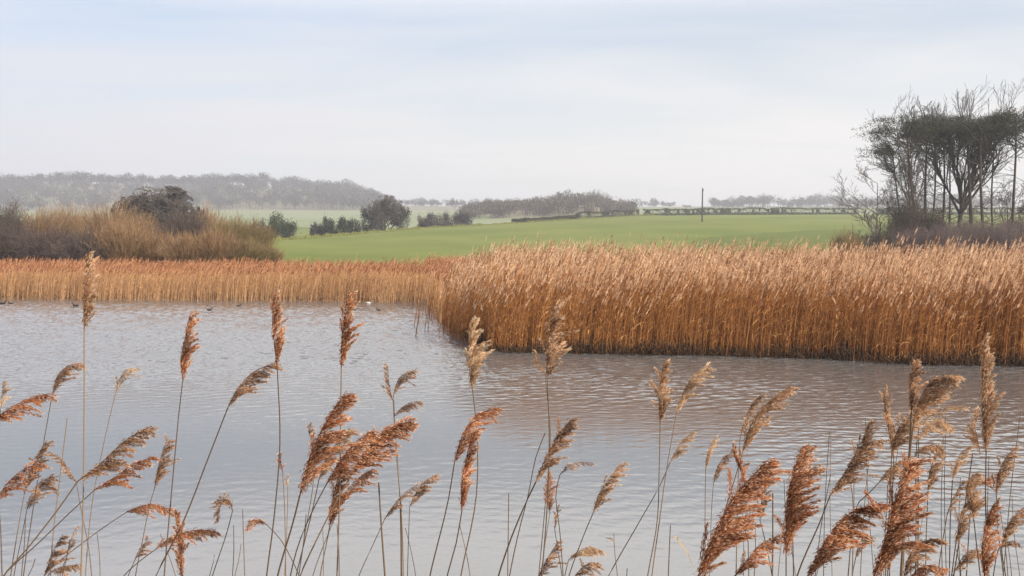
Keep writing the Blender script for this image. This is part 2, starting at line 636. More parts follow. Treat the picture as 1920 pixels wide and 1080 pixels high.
BROAD = dict(n=[7, 7, 6, 5], start=[0.32, 0.25, 0.2, 0.2], ang=[42, 42, 38, 35], len=[0.62, 0.58, 0.55, 0.55], fall=[0.35, 0.35, 0.3, 0.3], rad=[0.55, 0.6, 0.6, 0.6],
             up=[0.1, 0.35, 0.5, 0.5], wob=0.13, taper=0.45, tip=0.012)


def bare_tree(name, x, y, top, halfw, label, cat='tree', group=None, seed=1, mat=None, trunk_r=0.25, prm=None, maxlevel=4, zb=None, ivy=0):
    rng = np.random.default_rng(seed)
    zb = ground_z(x, y) - 0.1 if zb is None else zb
    base = np.array([x, y, zb])
    prm = dict(BROAD, **(prm or {}))
    out, tips = [], []
    H = top - zb
    grow(out, tips, base, (0, 0, 1), H * prm.get('trunk', 0.62), trunk_r, 0, maxlevel, prm, rng)
    out, tips = fit(out, tips, base, H, halfw, pct=prm.get('pct', 96.0), dome=prm.get('dome'))
    root = thing(name, base, label, cat, group)
    a = MB()
    limbs_to(a, out, (0,), 0.5)
    a.build('trunk', mat or M_bark, root, loc=base)
    c = MB()
    limbs_to(c, out, tuple(range(1, maxlevel + 1)), rng=rng)
    c.build('crown', mat or M_bark, root, loc=base)
    if ivy:
        tr = out[0][0]
        n = ivy
        u = rng.random(n) * 4.2
        i = u.astype(int)
        q = tr[i] * (1 - (u - i))[:, None] + tr[i + 1] * (u - i)[:, None] + rng.normal(size=(n, 3)) * np.array([0.28, 0.28, 0.3])
        d = rdir(n, rng)
        g = MB()
        g.flakes(q, d, perp(d, rng), 0.16, 0.13, rng.random(n))
        g.build('ivy', M_ever, root, loc=base)
    return root


def shrub(name, x, y, top, halfw, label, mat, seed, n=420, cat='bush', group=None, lean=0.5, r0=0.010, twigs=5, kind='upright', leaves=None, depth=None, base_w=0.45):
    """many fine stems fanning up from a stool, each with side twigs"""
    rng = np.random.default_rng(seed)
    zb = ground_z(x, y) - 0.05
    H = top - zb
    dw = depth or halfw
    base = np.array([x, y, zb])
    k = 6
    a = rng.random(n) * 2 * math.pi
    r = np.sqrt(rng.random(n))
    ox, oy = np.cos(a) * r, np.sin(a) * r
    s0 = np.stack([ox * halfw * base_w, oy * dw * base_w, np.zeros(n)], 1)
    h = H * 1.06 * (1 - 0.38 * r ** 2.2) * (0.72 + 0.30 * rng.random(n))
    h *= 0.9 + 0.10 * np.sin(ox * 5 + seed) * np.cos(oy * 4 + seed)
    e0 = np.stack([ox * halfw, oy * dw, h], 1) + rng.normal(size=(n, 3)) * np.array([0.12, 0.12, 0.02]) * H * 0.3
    u = np.linspace(0, 1, k)[None, :, None]
    P = s0[:, None] * (1 - u) + e0[:, None] * u
    bow = (u * (1 - u)) * 4 * lean
    P = P - np.stack([ox * halfw, oy * dw, -h * 0.3], 1)[:, None] * bow * 0.22
    P = P + np.cumsum(rng.normal(size=P.shape) * H * 0.012, axis=1)
    P[:, :, 2] = np.maximum(P[:, :, 2], 0)
    R = np.linspace(1, 0.35, k)[None] * r0 * (0.7 + 0.8 * rng.random(n))[:, None]
    mb_ = MB()
    tn = rng.random(n)
    mb_.strands(P + base, R, tn)
    # twigs
    m = n * twigs
    i = rng.integers(0, n, m)
    f = 1.2 + rng.random(m) * (k - 2.3)
    j = f.astype(int)
    q = P[i, j] * (1 - (f - j))[:, None] + P[i, j + 1] * (f - j)[:, None]
    ax = unit(P[i, j + 1] - P[i, j])
    spread = 0.55 if kind == 'upright' else 1.2
    d = unit(ax + rng.normal(size=(m, 3)) * spread * 0.6 + np.array([0, 0, 0.25 if kind == 'upright' else 0.0]))
    L = H * (0.10 + 0.14 * rng.random(m))
    uu = np.linspace(0, 1, 4)[None, :, None]
    Q = q[:, None] + d[:, None] * L[:, None, None] * uu + rng.normal(size=(m, 4, 3)) * 0.06 * L[:, None, None] * uu
    Q[:, :, 2] = np.maximum(Q[:, :, 2], 0.02)
    mb_.strands(Q + base, np.linspace(0.6, 0.25, 4)[None] * r0 * np.ones((m, 1)), np.clip(tn[i] + rng.normal(size=m) * 0.15, 0, 1))
    if leaves:
        root = thing(name, base, label, cat, group)
        mb_.build('stem', mat, root, loc=base)
        nl = leaves[1]
        i = rng.integers(0, n, nl)
        j = rng.integers(2, k, nl)
        q = P[i, j] + rng.normal(size=(nl, 3)) * H * 0.05
        q[:, 2] = np.maximum(q[:, 2], 0.05)
        d = rdir(nl, rng)
        g = MB()
        g.flakes(q + base, d, perp(d, rng), leaves[2], leaves[2] * 0.6, np.clip(rng.normal(0.5, 0.25, nl), 0, 1))
        g.build('foliage', leaves[0], root, loc=base)
        return root
    o = mb_.build(name, mat, loc=base)
    return tag(o, label, cat, group)


def zrow(row, d):
    return EYE - (row - HY) / F * d


# ------------------------------------------------------------------ left thicket
G_TH = 'bushes of the thicket behind the left reeds'
thicket = [  # px, depth, top row, half width px, material, label, kind
    (8, 78, 384, 42, M_thorn, 'grey thorn bush with dark ivy at the far left end of the thicket', 'tangle', 1),
    (70, 80, 388, 62, M_willow, 'ochre willow bush behind the dark thorns, second from the left end', 'upright', 0),
    (135, 84, 380, 58, M_willow, 'tallest golden willow bush on the skyline left of the ivy tree', 'upright', 0),
    (205, 82, 384, 60, M_willow, 'golden willow bush just left of the domed bare oak', 'upright', 0),
    (262, 80, 396, 52, M_willow, 'tawny willow bush in front of the domed bare oak', 'upright', 0),
    (392, 80, 388, 36, M_willow, 'rounded tawny bush right of the ivy clad trunk', 'upright', 0),
    (345, 76, 400, 46, M_thorn, 'brown twiggy bush at the foot of the ivy clad trunk', 'upright', 0),
    (432, 78, 402, 44, M_olive, 'olive brown bush behind the low straw coloured willows', 'upright', 0),
    (474, 80, 408, 38, M_olive, 'thin brown bush at the back by the round dark evergreen', 'upright', 0),
    (20, 62, 424, 62, M_thorn, 'low mauve brown thorn bush at the left edge above the reeds', 'tangle', 0),
    (90, 62, 418, 66, M_thorn, 'darkest purple brown blackthorn bush in front of the golden willows', 'tangle', 0),
    (160, 61, 424, 56, M_thorn, 'purple brown blackthorn bush beside the straw coloured willow', 'tangle', 0),
    (232, 62, 420, 48, M_willow, 'straw coloured willow bush right of the blackthorns', 'upright', 0),
    (292, 63, 428, 48, M_willow, 'straw coloured willow bush below the domed bare oak', 'upright', 0),
    (350, 62, 432, 46, M_willow, 'low straw willow bush below the ivy clad trunk', 'upright', 0),
    (405, 63, 436, 44, M_willow, 'low straw willow bush third from the right end of the thicket', 'upright', 0),
    (455, 64, 440, 42, M_olive, 'olive willow bush second from the right end of the thicket', 'upright', 0),
    (498, 66, 452, 30, M_olive, 'smallest green tinged bush at the right end beside the field', 'upright', 0),
]
for i, (px, d, row, hw, mt, lab, kd, ivy) in enumerate(thicket):
    shrub('bush', xt(px) * d, d, zrow(row, d) + (0.35 if i % 3 == 0 else -0.15), hw / F * d * 1.15, lab, mt, 100 + i, n=560, group=G_TH, kind=kd, r0=0.015, twigs=9,
          leaves=(M_ever, 2200, 0.14) if ivy else None, depth=2.2)

OAK = dict(dome=0.5, pct=84.0, n=[30, 8, 8, 6], trunk=0.3, angr=(0.05, 1.0), ang=[60, 40, 40, 38], len=[2.0, 0.5, 0.5, 0.5], fall=[0.0, 0.35, 0.3, 0.3], start=[0.35, 0.3, 0.2, 0.2], up=[0.05, 0.10, 0.30, 0.3], taper=0.3, wob=0.11, tip=0.025)
bare_tree('oak_tree', xt(296) * 108, 108, zrow(341, 108), 5.0, 'broad domed bare oak rising behind the thicket', group=None, seed=11, prm=OAK, trunk_r=0.27, mat=M_bark)
bare_tree('ivy_clad_tree', xt(326) * 86, 86, zrow(372, 86), 0.8, 'slim dark trunk wrapped in ivy standing before the domed oak', seed=12, trunk_r=0.16, maxlevel=3, ivy=2600,
          prm=dict(trunk=0.9, ang=[30, 30, 30]))


# ------------------------------------------------------------------ trees and bushes along the crest of the field
def evergreen(px, d, row, base_row, hw, label, seed, mat=M_ever, n=7000, flake=0.28):
    rng = np.random.default_rng(seed)
    x = xt(px) * d
    zb = ground_z(x, d) - 0.1
    top, w = zrow(row, d), hw / F * d
    base = np.array([x, d, zb])
    H = top - zb
    root = thing('round_tree', base, label, 'tree', 'trees and bushes beyond the crest of the field')
    prm = dict(BROAD, n=[6, 5, 4], tip=0.03)
    out, tips = [], []
    grow(out, tips, base, (0, 0, 1), H * 0.5, 0.14, 0, 2, prm, rng)
    out, tips = fit(out, tips, base, H * 0.9, w * 0.8)
    a = MB()
    limbs_to(a, out, None, 0.4)
    a.build('trunk', M_bark, root, loc=base)
    # leaf clumps
    nc = 46
    cd = rdir(nc, rng)
    cr = rng.random(nc) ** 0.4
    C = base + np.array([0, 0, H * 0.54]) + cd * cr[:, None] * np.array([w * 0.84, w * 0.7, H * 0.40])
    i = rng.integers(0, nc, n)
    q = C[i] + rng.normal(size=(n, 3)) * np.array([w, w, H * 0.8]) * 0.095
    q[:, 2] = np.maximum(q[:, 2], zb + 0.1)
    dd = rdir(n, rng)
    g = MB()
    ct = rng.random(nc)
    g.flakes(q, dd, perp(dd, rng), flake, flake * 0.6, np.clip(ct[i] * 0.6 + rng.random(n) * 0.4, 0, 1))
    g.build('crown', mat, root, loc=base)


evergreen(522, 168, 401, 442, 40, 'round dark evergreen beside the right end of the thicket', 21)
evergreen(592, 196, 416, 439, 14, 'smallest pale grey bush left of two dark round bushes', 22, M_hazetree, 3500)
evergreen(614, 190, 410, 440, 19, 'dark round bush, left one of the two below the tall grey tree', 23)
evergreen(652, 186, 404, 439, 31, 'wider dark round bush touching the tall grey tree', 24)
evergreen(800, 232, 400, 424, 24, 'grey hedge bush right of the tall grey tree on the crest', 25, M_hazetree)
evergreen(832, 236, 395, 422, 28, 'grey brown hedge bush in the middle of the crest clump', 26, M_hazetree)
evergreen(864, 238, 395, 421, 24, 'grey brown hedge bush at the right end of the crest clump', 27, M_hazetree)
evergreen(488, 172, 407, 444, 18, 'grey bush squeezed between thicket and dark evergreen', 28, M_hazetree, 3500)
bare_tree('ash_tree', xt(722) * 196, 196, zrow(360, 196), 4.6, 'tall grey bare tree standing on the crest of the field', seed=29, mat=M_barkg, trunk_r=0.3, ivy=0,
          prm=dict(dome=0.45, trunk=0.5, len=[0.85,0.6,0.5,0.5], n=[14, 10, 8, 4], start=[0.12, 0.2, 0.2, 0.2], ang=[40, 38, 38, 35], tip=0.028, up=[0.1, 0.5, 0.4, 0.3]))
evergreen(700, 193, 378, 434, 30, 'ivy covered bush at the foot of the tall grey tree', 30, M_hazetree, 6000)
evergreen(744, 196, 380, 432, 30, 'grey bush on the right side of the tall grey tree', 33, M_hazetree, 5000)

# rough grass along the crest
rng = np.random.default_rng(31)
n = 15000
pp = rng.uniform(500, 1240, n)
yy = np.interp(pp, CR_PX, CR_Y) + rng.normal(size=n) * 3.0 - 2
X = xt(pp) * yy
Z = terrain(X, yy)
d = unit(np.stack([rng.normal(size=n) * 0.35, rng.normal(size=n) * 0.35, np.ones(n)], 1))
g = MB()
hh = 0.25 + 0.75 * rng.random(n) ** 2 * vnoise(pp / 9.0, pp * 0, 3)
g.flakes(np.stack([X, yy, Z], 1), d, perp(d, rng), hh, 0.10, rng.random(n))
M_rough = material('rough_grass', (0.14, 0.16, 0.04), (0.30, 0.29, 0.10), 0.85, trans=0.3)
tag(g.build('grass', M_rough), 'yellowish rough grass along the crest of the green field', 'grass', kind='stuff')


# hedge on the crest, in lengths
def hedge(px0, px1, label, seed, h=2.4, gaps=True, dy=2.0):
    rng = np.random.default_rng(seed)
    L = abs(px1 - px0)
    n = int(L * 60)
    pp = px0 + (px1 - px0) * rng.random(n)
    yy = np.interp(pp, CR_PX, CR_Y) + dy + rng.normal(size=n) * 0.35
    X = xt(pp) * yy
    u = rng.random(n)
    dens = vnoise(pp / 4.0, pp * 0 + seed, seed)
    keep = (u < 0.36) | (u > 0.84) | (dens > 0.58) | (rng.random(n) < 0.14)
    if not gaps:
        keep[:] = True
    top = h * (0.9 + 0.2 * vnoise(pp / 12.0, pp * 0, seed + 5))
    X, yy, u, top, pp = X[keep], yy[keep], u[keep], top[keep], pp[keep]
    Z = terrain(X, yy) - 0.1 + u * top
    q = np.stack([X, yy, Z], 1)
    dd = unit(rdir(len(q), rng) + np.array([0, 0, 0.5]))
    g = MB()
    g.flakes(q, dd, perp(dd, rng), 0.42, 0.17, rng.random(len(q)))
    tag(g.build('hedge', M_hedge), label, 'hedge', 'hedges along the crest of the field')


hedge(1206, 1610, 'long clipped hedge on the crest behind the wooden pole', 41)
hedge(1080, 1198, 'shorter darker hedge running down the crest towards the scrubby mound', 42, h=2.2)
hedge(960, 1085, 'low ragged hedge at the foot of the scrubby mound', 43, h=1.4, gaps=False)
hedge(1640, 2000, 'hedge on the crest seen between the pine trunks', 44)

# wooden pole
pb = np.array(px3(1316.5, 430, 205))
pb[2] = ground_z(pb[0], pb[1]) - 0.2
pt = zrow(354, 205)
root = thing('utility_pole', pb, 'lone slender wooden pole standing in the green field', 'pole')
M_pole = material('pole_wood', (0.05, 0.042, 0.035), (0.09, 0.075, 0.06), 0.85, noise=(3, 0.3))
M_insul = material('insulator', (0.10, 0.09, 0.085), (0.14, 0.13, 0.12), 0.4)
mb = MB()
mb.strands(np.array([[pb, (pb[0] + 0.05, pb[1], (pb[2] + pt) / 2), (pb[0] + 0.1, pb[1], pt)]]), np.array([[0.19, 0.165, 0.14]]), 0.5, sides=10)
mb.build('pole', M_pole, root, loc=pb)
mb = MB()
c = np.array((pb[0] + 0.1, pb[1], pt))
mb.strands(np.array([[c + (0, 0, -0.02), c + (0, 0, 0.22), c + (0, 0, 0.3)]]), np.array([[0.10, 0.09, 0.02]]), 0.5, sides=8)
mb.strands(np.array([[c + (0.16, 0, -0.55), c + (0.2, 0, -0.3), c + (0.16, 0, -0.05)]]), np.array([[0.05, 0.10, 0.05]]), 0.5, sides=8)
mb.build('insulator', M_insul, root, loc=pb)


# ------------------------------------------------------------------ far woods
def wood(name, label, seed, n, pxr, yr, height, nf=70, mat=M_hazetree, dens=None, flake=1.0, crownf=0.62, sx=0.38):
    rng = np.random.default_rng(seed)
    pp = rng.uniform(*pxr, n)
    yy = rng.uniform(*yr, n)
    if dens is not None:
        k_ = rng.random(n) < dens(pp, yy)
        pp, yy = pp[k_], yy[k_]
        n = len(pp)
    X = xt(pp) * yy
    Z = terrain(X, yy)
    H = height * (0.5 + 0.6 * rng.random(n)) * (0.55 + 0.85 * vnoise(pp / 26, yy / 60, seed))
    W = H * sx * (0.7 + 0.6 * rng.random(n))
    mb_ = MB()
    b = np.stack([X, yy, Z], 1)
    P = np.stack([b, b + np.stack([X * 0, X * 0, H * 0.5], 1)], 1)
    mb_.strands(P, np.stack([H * 0.02, H * 0.01], 1), rng.random(n) * 0.3)
    i = np.repeat(np.arange(n), nf)
    m = len(i)
    dd = rdir(m, rng)
    rr = rng.random(m) ** 0.45
    C = b[i] + np.stack([X[i] * 0, X[i] * 0, H[i] * (1 - crownf / 2)], 1) + dd * rr[:, None] * np.stack([W[i], W[i], H[i] * crownf / 2], 1)
    fd = unit(rdir(m, rng) * 0.8 + dd * 0.6 + np.array([0, 0, 0.5]))
    tn = rng.random(n)
    mb_.flakes(C, fd, perp(fd, rng), flake * (0.6 + 0.8 * rng.random(m)), 0.42 * flake, np.clip(tn[i] * 0.7 + rng.random(m) * 0.3, 0, 1))
    o = mb_.build(name, mat)
    return tag(o, label, 'woodland', kind='stuff')


wood('far_woods', 'hazy bare woods covering the long hill at the left', 51, 2600, (-420, 715), (800, 1120), 12.5, nf=60, flake=1.7,
     dens=lambda p, y: np.where((vnoise(p / 45, y / 40, 4) < 0.30) & (y < 980) & (p < 330), 0.12, 1.0))
wood('mound_scrub', 'grey scrub and low trees covering the small mound behind the field', 52, 1500, (868, 1185), (410, 540), 6.5, nf=60, flake=0.9, crownf=0.9, sx=0.55,
     dens=lambda p, y: np.where(vnoise(p / 17, y / 20, 9) < 0.42, 0.05, 1.0), mat=M_scrub)
wood('far_right_woods', 'pale band of distant woods along the right skyline', 53, 520, (1335, 1900), (860, 1000), 11, nf=60, flake=1.6)
wood('distant_woods', 'faint low woods on the skyline left of the wooden pole', 54, 420, (690, 1265), (980, 1120), 7.5, nf=50, flake=1.6,
     dens=lambda p, y: np.clip(0.35 + vnoise(p / 40, p * 0, 8), 0, 1))

G_SK = 'single trees on the far skyline'
for (px, d, row, hw, lab, sd) in [
        (1056, 470, 356, 20, 'larger pale bare tree on top of the scrubby mound', 61),
        (1096, 475, 362, 15, 'smaller pale bare tree right of the larger one on the mound', 62),
        (1578, 900, 354, 14, 'faint tall bare tree on the skyline left of the copse', 63),
        (853, 700, 371, 8, 'faint bare tree on the skyline left of the mound', 64),
        (1291, 880, 384, 9, 'small faint round tree on the skyline just left of the pole', 65)]:
    bare_tree('distant_tree', xt(px) * d, d, zrow(row, d), hw / F * d, lab, group=G_SK, seed=sd, mat=M_barkg, trunk_r=0.3, maxlevel=4,
              prm=dict(tip=0.00009 * d, n=[8, 6, 5, 4], ang=[50, 42, 38, 35]))


# ------------------------------------------------------------------ copse on the right
def pine(px, d, top, label, seed, px_top=None, crown_w=2.7, crown_h=1.45, lean_l=0.0, r=0.16, dead=16, clumps=70):
    rng = np.random.default_rng(seed)
    x = xt(px) * d
    zb = ground_z(x, d) - 0.1
    zt = zrow(top, d)
    H = zt - zb
    base = np.array([x, d, zb])
    xtp = xt(px_top if px_top else px) * d
    k = 8
    u = np.linspace(0, 1, k)
    tr = np.stack([x + (xtp - x) * u + np.sin(u * 5 + seed) * 0.12, d + np.sin(u * 4 + seed * 2) * 0.15, zb + H * 0.93 * u], 1)
    root = thing('pine_tree', base, label, 'tree', 'tall pines of the copse')
    a = MB()
    a.strands(tr[None], (r * (1 - 0.6 * u))[None], 0.5, sides=7)
    a.build('trunk', M_pineb, root, loc=base)
    out, tips = [], []
    prm = dict(n=[5, 4, 3], start=[0.3, 0.25, 0.2], ang=[40, 38, 35], len=[0.5, 0.5, 0.5], fall=[0.3] * 3, rad=[0.6] * 3, up=[0.35, 0.3, 0.2, 0.2], wob=0.22, taper=0.4, tip=0.014)
    nb = 13
    for j in range(nb):
        f = 0.72 + 0.26 * (j + rng.random() * 0.6) / nb
        q = np.array([np.interp(f, u, tr[:, c_]) for c_ in range(3)])
        ang = rng.random() * 6.283
        dd = np.array([math.cos(ang) * 1.3 + lean_l, math.sin(ang), 0.42])
        grow(out, tips, q, dd / np.linalg.norm(dd), crown_w * (0.75 + 0.6 * rng.random()) * (1.15 - 0.35 * (f - 0.6) / 0.4), 0.055, 0, 2, prm, rng)
    # dead snags below
    for j in range(dead):
        f = 0.22 + 0.42 * rng.random()
        q = np.array([np.interp(f, u, tr[:, c_]) for c_ in range(3)])
        ang = rng.random() * 6.283
        dd = np.array([math.cos(ang), math.sin(ang), 0.25])
        grow(out, [], q, dd / np.linalg.norm(dd), 0.9 + 1.5 * rng.random(), 0.028, 1, 2, dict(prm, n=[4, 5, 3], up=[0.1, 0.05, 0.0], tip=0.011), rng)
    a = MB()
    limbs_to(a, out, None, 0.35)
    a.build('limbs', M_bark, root, loc=base)
    T = np.array([t_[0] for t_ in tips])
    T = T[T[:, 2] > zb + H * 0.70]
    T = T[rng.permutation(len(T))[:int(clumps * 1.3)]]
    lev = zt - crown_h * np.array([0.1, 0.45, 0.8, 1.3]) + rng.normal(size=4) * 0.15
    near_ = lev[rng.choice(4, len(T), p=[0.34, 0.33, 0.24, 0.09])]
    rad_ = np.hypot(T[:, 0] - tr[-1, 0], T[:, 1] - tr[-1, 1])
    T[:, 2] = np.minimum(T[:, 2] * 0.2 + near_ * 0.8, zt) - 0.10 * rad_
    per = 44
    i = np.repeat(np.arange(len(T)), per)
    q = T[i] + rng.normal(size=(len(i), 3)) * np.array([0.34, 0.34, 0.10])
    dd = unit(rdir(len(i), rng) * np.array([1, 1, 0.6]) + np.array([0, 0, 0.3]))
    ct = rng.random(len(T))
    g = MB()
    g.flakes(q, dd, perp(dd, rng), 0.17, 0.045, np.clip(ct[i] * 0.6 + 0.4 * rng.random(len(i)), 0, 1))
    g.build('crown', M_needle, root, loc=base)


pine(1725, 77, 212, 'leftmost tall pine of the copse with its crown leaning out to the left', 71, px_top=1700, crown_w=2.9, crown_h=2.6, lean_l=-0.5, clumps=120, dead=26)
pine(1741, 80, 214, 'straight pine second from the left in the copse', 72, px_top=1735, clumps=80)
pine(1753, 78, 224, 'thin pine third from the left in the copse', 73, px_top=1750, r=0.11, clumps=70)
pine(1765, 83, 216, 'slightly leaning pine just left of the thick bare oak', 74, px_top=1770, r=0.13, clumps=80)
pine(1776, 79, 230, 'thinnest pine right against the thick bare oak', 75, px_top=1785, r=0.10, clumps=60)
pine(1822, 78, 214, 'stout pine just right of the thick bare oak', 76, px_top=1815, r=0.19, clumps=100)
pine(1841, 76, 222, 'curved dark pine right of the stout pine', 77, px_top=1840, r=0.16, clumps=90)
pine(1862, 80, 226, 'slim straight pine standing apart with a tuft below its crown', 78, px_top=1864, r=0.11, clumps=80)
pine(1904, 78, 200, 'pale trunked pine near the right edge with open sky beside it', 79, px_top=1900, r=0.15, crown_w=2.6, clumps=110)
pine(1928, 76, 196, 'pine cut by the right edge of the picture', 80, px_top=1932, r=0.15, crown_w=2.7, clumps=110)
pine(1690, 84, 262, 'shorter pine at the back of the copse behind the leftmost crown', 81, px_top=1676, r=0.11, crown_w=2.1, crown_h=1.8, clumps=70, dead=20)

bare_tree('oak_tree', xt(1789) * 81, 81, zrow(168, 81), 3.9, 'thick bare oak forking among the pines and topping the copse', seed=90, trunk_r=0.36, mat=M_bark,
          prm=dict(n=[14, 7, 7, 5], start=[0.72, 0.3, 0.2, 0.2], angr=(0.1, 1.3), ang=[38, 26, 28, 30], up=[0.05, 0.30, 0.4, 0.4], tip=0.012, trunk=0.42, wob=0.09, len=[1.25, 0.55, 0.5, 0.5], fall=[0.0, 0.3, 0.3, 0.3]))
bare_tree('oak_tree', xt(1712) * 86, 86, zrow(196, 86), 3.6, 'bare tree showing fine twigs above the leftmost pine crown', seed=91, trunk_r=0.2, mat=M_bark,
          prm=dict(n=[8, 7, 6, 5], start=[0.5, 0.25, 0.2, 0.2], angr=(0.1, 1.2), ang=[34, 30, 30, 32], up=[0.1, 0.3, 0.4, 0.4], tip=0.012, trunk=0.5, len=[1.1, 0.55, 0.5, 0.5], fall=[0.1, 0.3, 0.3, 0.3]))
bare_tree('bare_tree', xt(1638) * 72, 72, zrow(308, 72), 2.7, 'small bare tree at the left edge of the copse over the reeds', seed=93, trunk_r=0.13, mat=M_barkg,
          prm=dict(n=[12, 6, 5, 4], start=[0.08, 0.2, 0.2, 0.2], ang=[48, 36, 32, 30], len=[0.6, 0.5, 0.5, 0.5], up=[0.05, 0.4, 0.4, 0.3], tip=0.009, trunk=0.85, wob=0.09, fall=[0.6, 0.3, 0.3, 0.3]))
bare_tree('bare_tree', xt(1690) * 75, 75, zrow(345, 75), 2.6, 'tangled bare tree between the small bare tree and the first pine', seed=94, trunk_r=0.11, mat=M_bark,
          prm=dict(n=[10, 6, 5, 4], start=[0.1, 0.2, 0.2, 0.2], ang=[52, 40, 36, 30], up=[0.05, 0.2, 0.2, 0.2], tip=0.010, trunk=0.8, wob=0.12))
bare_tree('bare_tree', xt(1888) * 74, 74, zrow(340, 74), 2.4, 'low twiggy tree with rusty leaves between the last two pines', seed=95, trunk_r=0.10, mat=M_bark,
          prm=dict(n=[10, 6, 5, 4], start=[0.15, 0.2, 0.2, 0.2], ang=[55, 40, 36, 30], up=[0.05, 0.1, 0.1, 0.1], tip=0.010, trunk=0.8, wob=0.12))

G_U = 'undergrowth bushes of the copse'
for i, (px, d, row, hw, mt, lab, lv) in enumerate([
        (1588, 70, 430, 26, M_olive, 'thin leaning bush sprouting over the field edge left of the copse', None),
        (1625, 71, 438, 38, M_thorn, 'low dark bush under the small bare tree', (M_ever, 1500, 0.12)),
        (1672, 72, 418, 42, M_thorn, 'green tinged bush between small bare tree and first pine', (M_ever, 1500, 0.11)),
        (1705, 74, 366, 34, M_thorn, 'tall dark ivy bush against the leftmost pine trunk', (M_ever, 3000, 0.14)),
        (1722, 70, 420, 42, M_bramble, 'mauve bramble bush at the foot of the leftmost pines', None),
        (1756, 73, 398, 20, M_thorn, 'dense black evergreen shrub left of the thick oak trunk', (M_ever, 5200, 0.13)),
        (1775, 69, 414, 42, M_bramble, 'mauve bramble bush below the thick oak trunk', None),
        (1825, 70, 408, 48, M_bramble, 'widest mauve bramble bush below the stout pine', None),
        (1872, 69, 410, 44, M_bramble, 'mauve bramble bush below the slim straight pine', None),
        (1915, 71, 402, 42, M_bramble, 'high bramble bush at the right edge of the picture', None),
        (1890, 76, 404, 60, M_thorn, 'dark low bank of shrub behind the brambles at the right', (M_ever, 4500, 0.15)),
        (1810, 76, 408, 34, M_thorn, 'brown scrub behind the brambles between oak and pines', None),
        (1955, 72, 408, 44, M_thorn, 'dark thorn bush just past the right edge', None)]):
    shrub('bush', xt(px) * d, d, zrow(row, d), hw / F * d * 1.2, lab, mt, 200 + i, n=420, group=G_U, kind='tangle' if mt is not M_olive else 'upright', r0=0.013, twigs=8, leaves=lv, depth=1.6,
          base_w=0.7)

# ------------------------------------------------------------------ reed beds
M_stem = material('reed_stems', (0.22, 0.076, 0.022), (0.70, 0.335, 0.115), 0.7, trans=0.35)
M_stemL = material('reed_stems_far', (0.44, 0.235, 0.110), (0.88, 0.60, 0.35), 0.7, trans=0.35)
M_bleaf = material('reed_leaves', (0.32, 0.13, 0.036), (0.82, 0.46, 0.18), 0.75, trans=0.4)
M_bplume = material('reed_plumes', (0.30, 0.14, 0.065), (0.90, 0.65, 0.42), 0.85, trans=0.45)
M_bplumeL = material('reed_plumes_dark', (0.26, 0.10, 0.045), (0.78, 0.44, 0.24), 0.85, trans=0.4)


def bed(mb_, X, Y, H, rng, r=0.0045, wind=0.05, plume=0.62, leaf=1, psize=1.0, ptone=0.5):
    n = len(X)
    Z = terrain(X, Y)
    b = np.stack([X, Y, Z], 1)
    k = 5
    u = np.linspace(0, 1, k)[None, :, None]
    ln = np.stack([wind + rng.normal(size=n) * 0.055, rng.normal(size=n) * 0.06, np.ones(n)], 1)
    odd = rng.random(n) < 0.035
    ln[odd, 0] += rng.normal(size=odd.sum()) * 0.45
    bend = np.stack([0.05 + 0.06 * rng.random(n), rng.normal(size=n) * 0.03, -0.01 * np.ones(n)], 1)
    P = b[:, None] + (ln * H[:, None])[:, None] * u + (bend * H[:, None])[:, None] * u ** 3
    R = np.linspace(1.0, 0.55, k)[None] * r * (0.7 + 0.6 * rng.random(n))[:, None]
    tn = np.clip(0.45 + 0.30 * rng.normal(size=n) + 0.30 * (vnoise(X / 1.9, Y / 1.9, 2) - 0.5), 0, 1)
    mb_.strands(P, R, tn, mat=0)
    m = n * leaf
    i = rng.integers(0, n, m)
    f = 0.6 + rng.random(m) * 2.9
    j = f.astype(int)
    q = P[i, j] * (1 - (f - j))[:, None] + P[i, j + 1] * (f - j)[:, None]
    a = rng.random(m) * 6.283
    L = 0.18 + 0.25 * rng.random(m)
    dd = np.stack([np.cos(a) * 0.45 + 0.25, np.sin(a) * 0.45, 0.9 * np.ones(m)], 1)
    uu = np.linspace(0, 1, 4)[None, :, None]
    Q = q[:, None] + dd[:, None] * L[:, None, None] * uu + np.array([0.15, 0, -0.9]) * L[:, None, None] * uu ** 2 * (0.3 + 0.9 * rng.random(m))[:, None, None]
    S = unit(np.cross(dd, rng.normal(size=(m, 3))))[:, None]
    mb_.ribbons(Q, S, np.array([[0.6, 1.0, 0.7, 0.05]]) * 0.007 * np.ones((m, 1)), np.clip(tn[i] + 0.2, 0, 1), mat=1)
    has = np.where(rng.random(n) < plume)[0]
    nf = 16
    i = np.repeat(has, nf)
    m = len(i)
    ax = unit(P[i, -1] - P[i, -2] + np.array([0.08, 0, 0]))
    s = rng.random(m)
    lenp = (0.20 + 0.10 * rng.random(n)) * psize
    q = P[i, -1] + ax * (s * lenp[i])[:, None]
    out = unit(rng.normal(size=(m, 3)) + np.array([0.5, 0, 0]))
    fd = unit(ax + out * 0.35)
    pt = np.clip(ptone + 0.38 * rng.normal(size=n), 0, 1)
    mb_.flakes(q, fd, perp(fd, rng), (0.085 * (1.15 - s * 0.6)) * psize, (0.026 * (1.2 - s * 0.7)) * psize, np.clip(pt[i] + rng.normal(size=m) * 0.22, 0, 1), mat=2)


rng = np.random.default_rng(77)


def bed_pts(n, t0, t1, off, rng):
    t = rng.uniform(t0, t1, n)
    o = off(rng, n)
    edge = (vnoise(t * 9, t * 0, 12) - 0.5) * 0.9 + rng.exponential(0.22, n) - 0.2
    y = shore_y(t) + 0.15 + edge + o
    return t * y, y


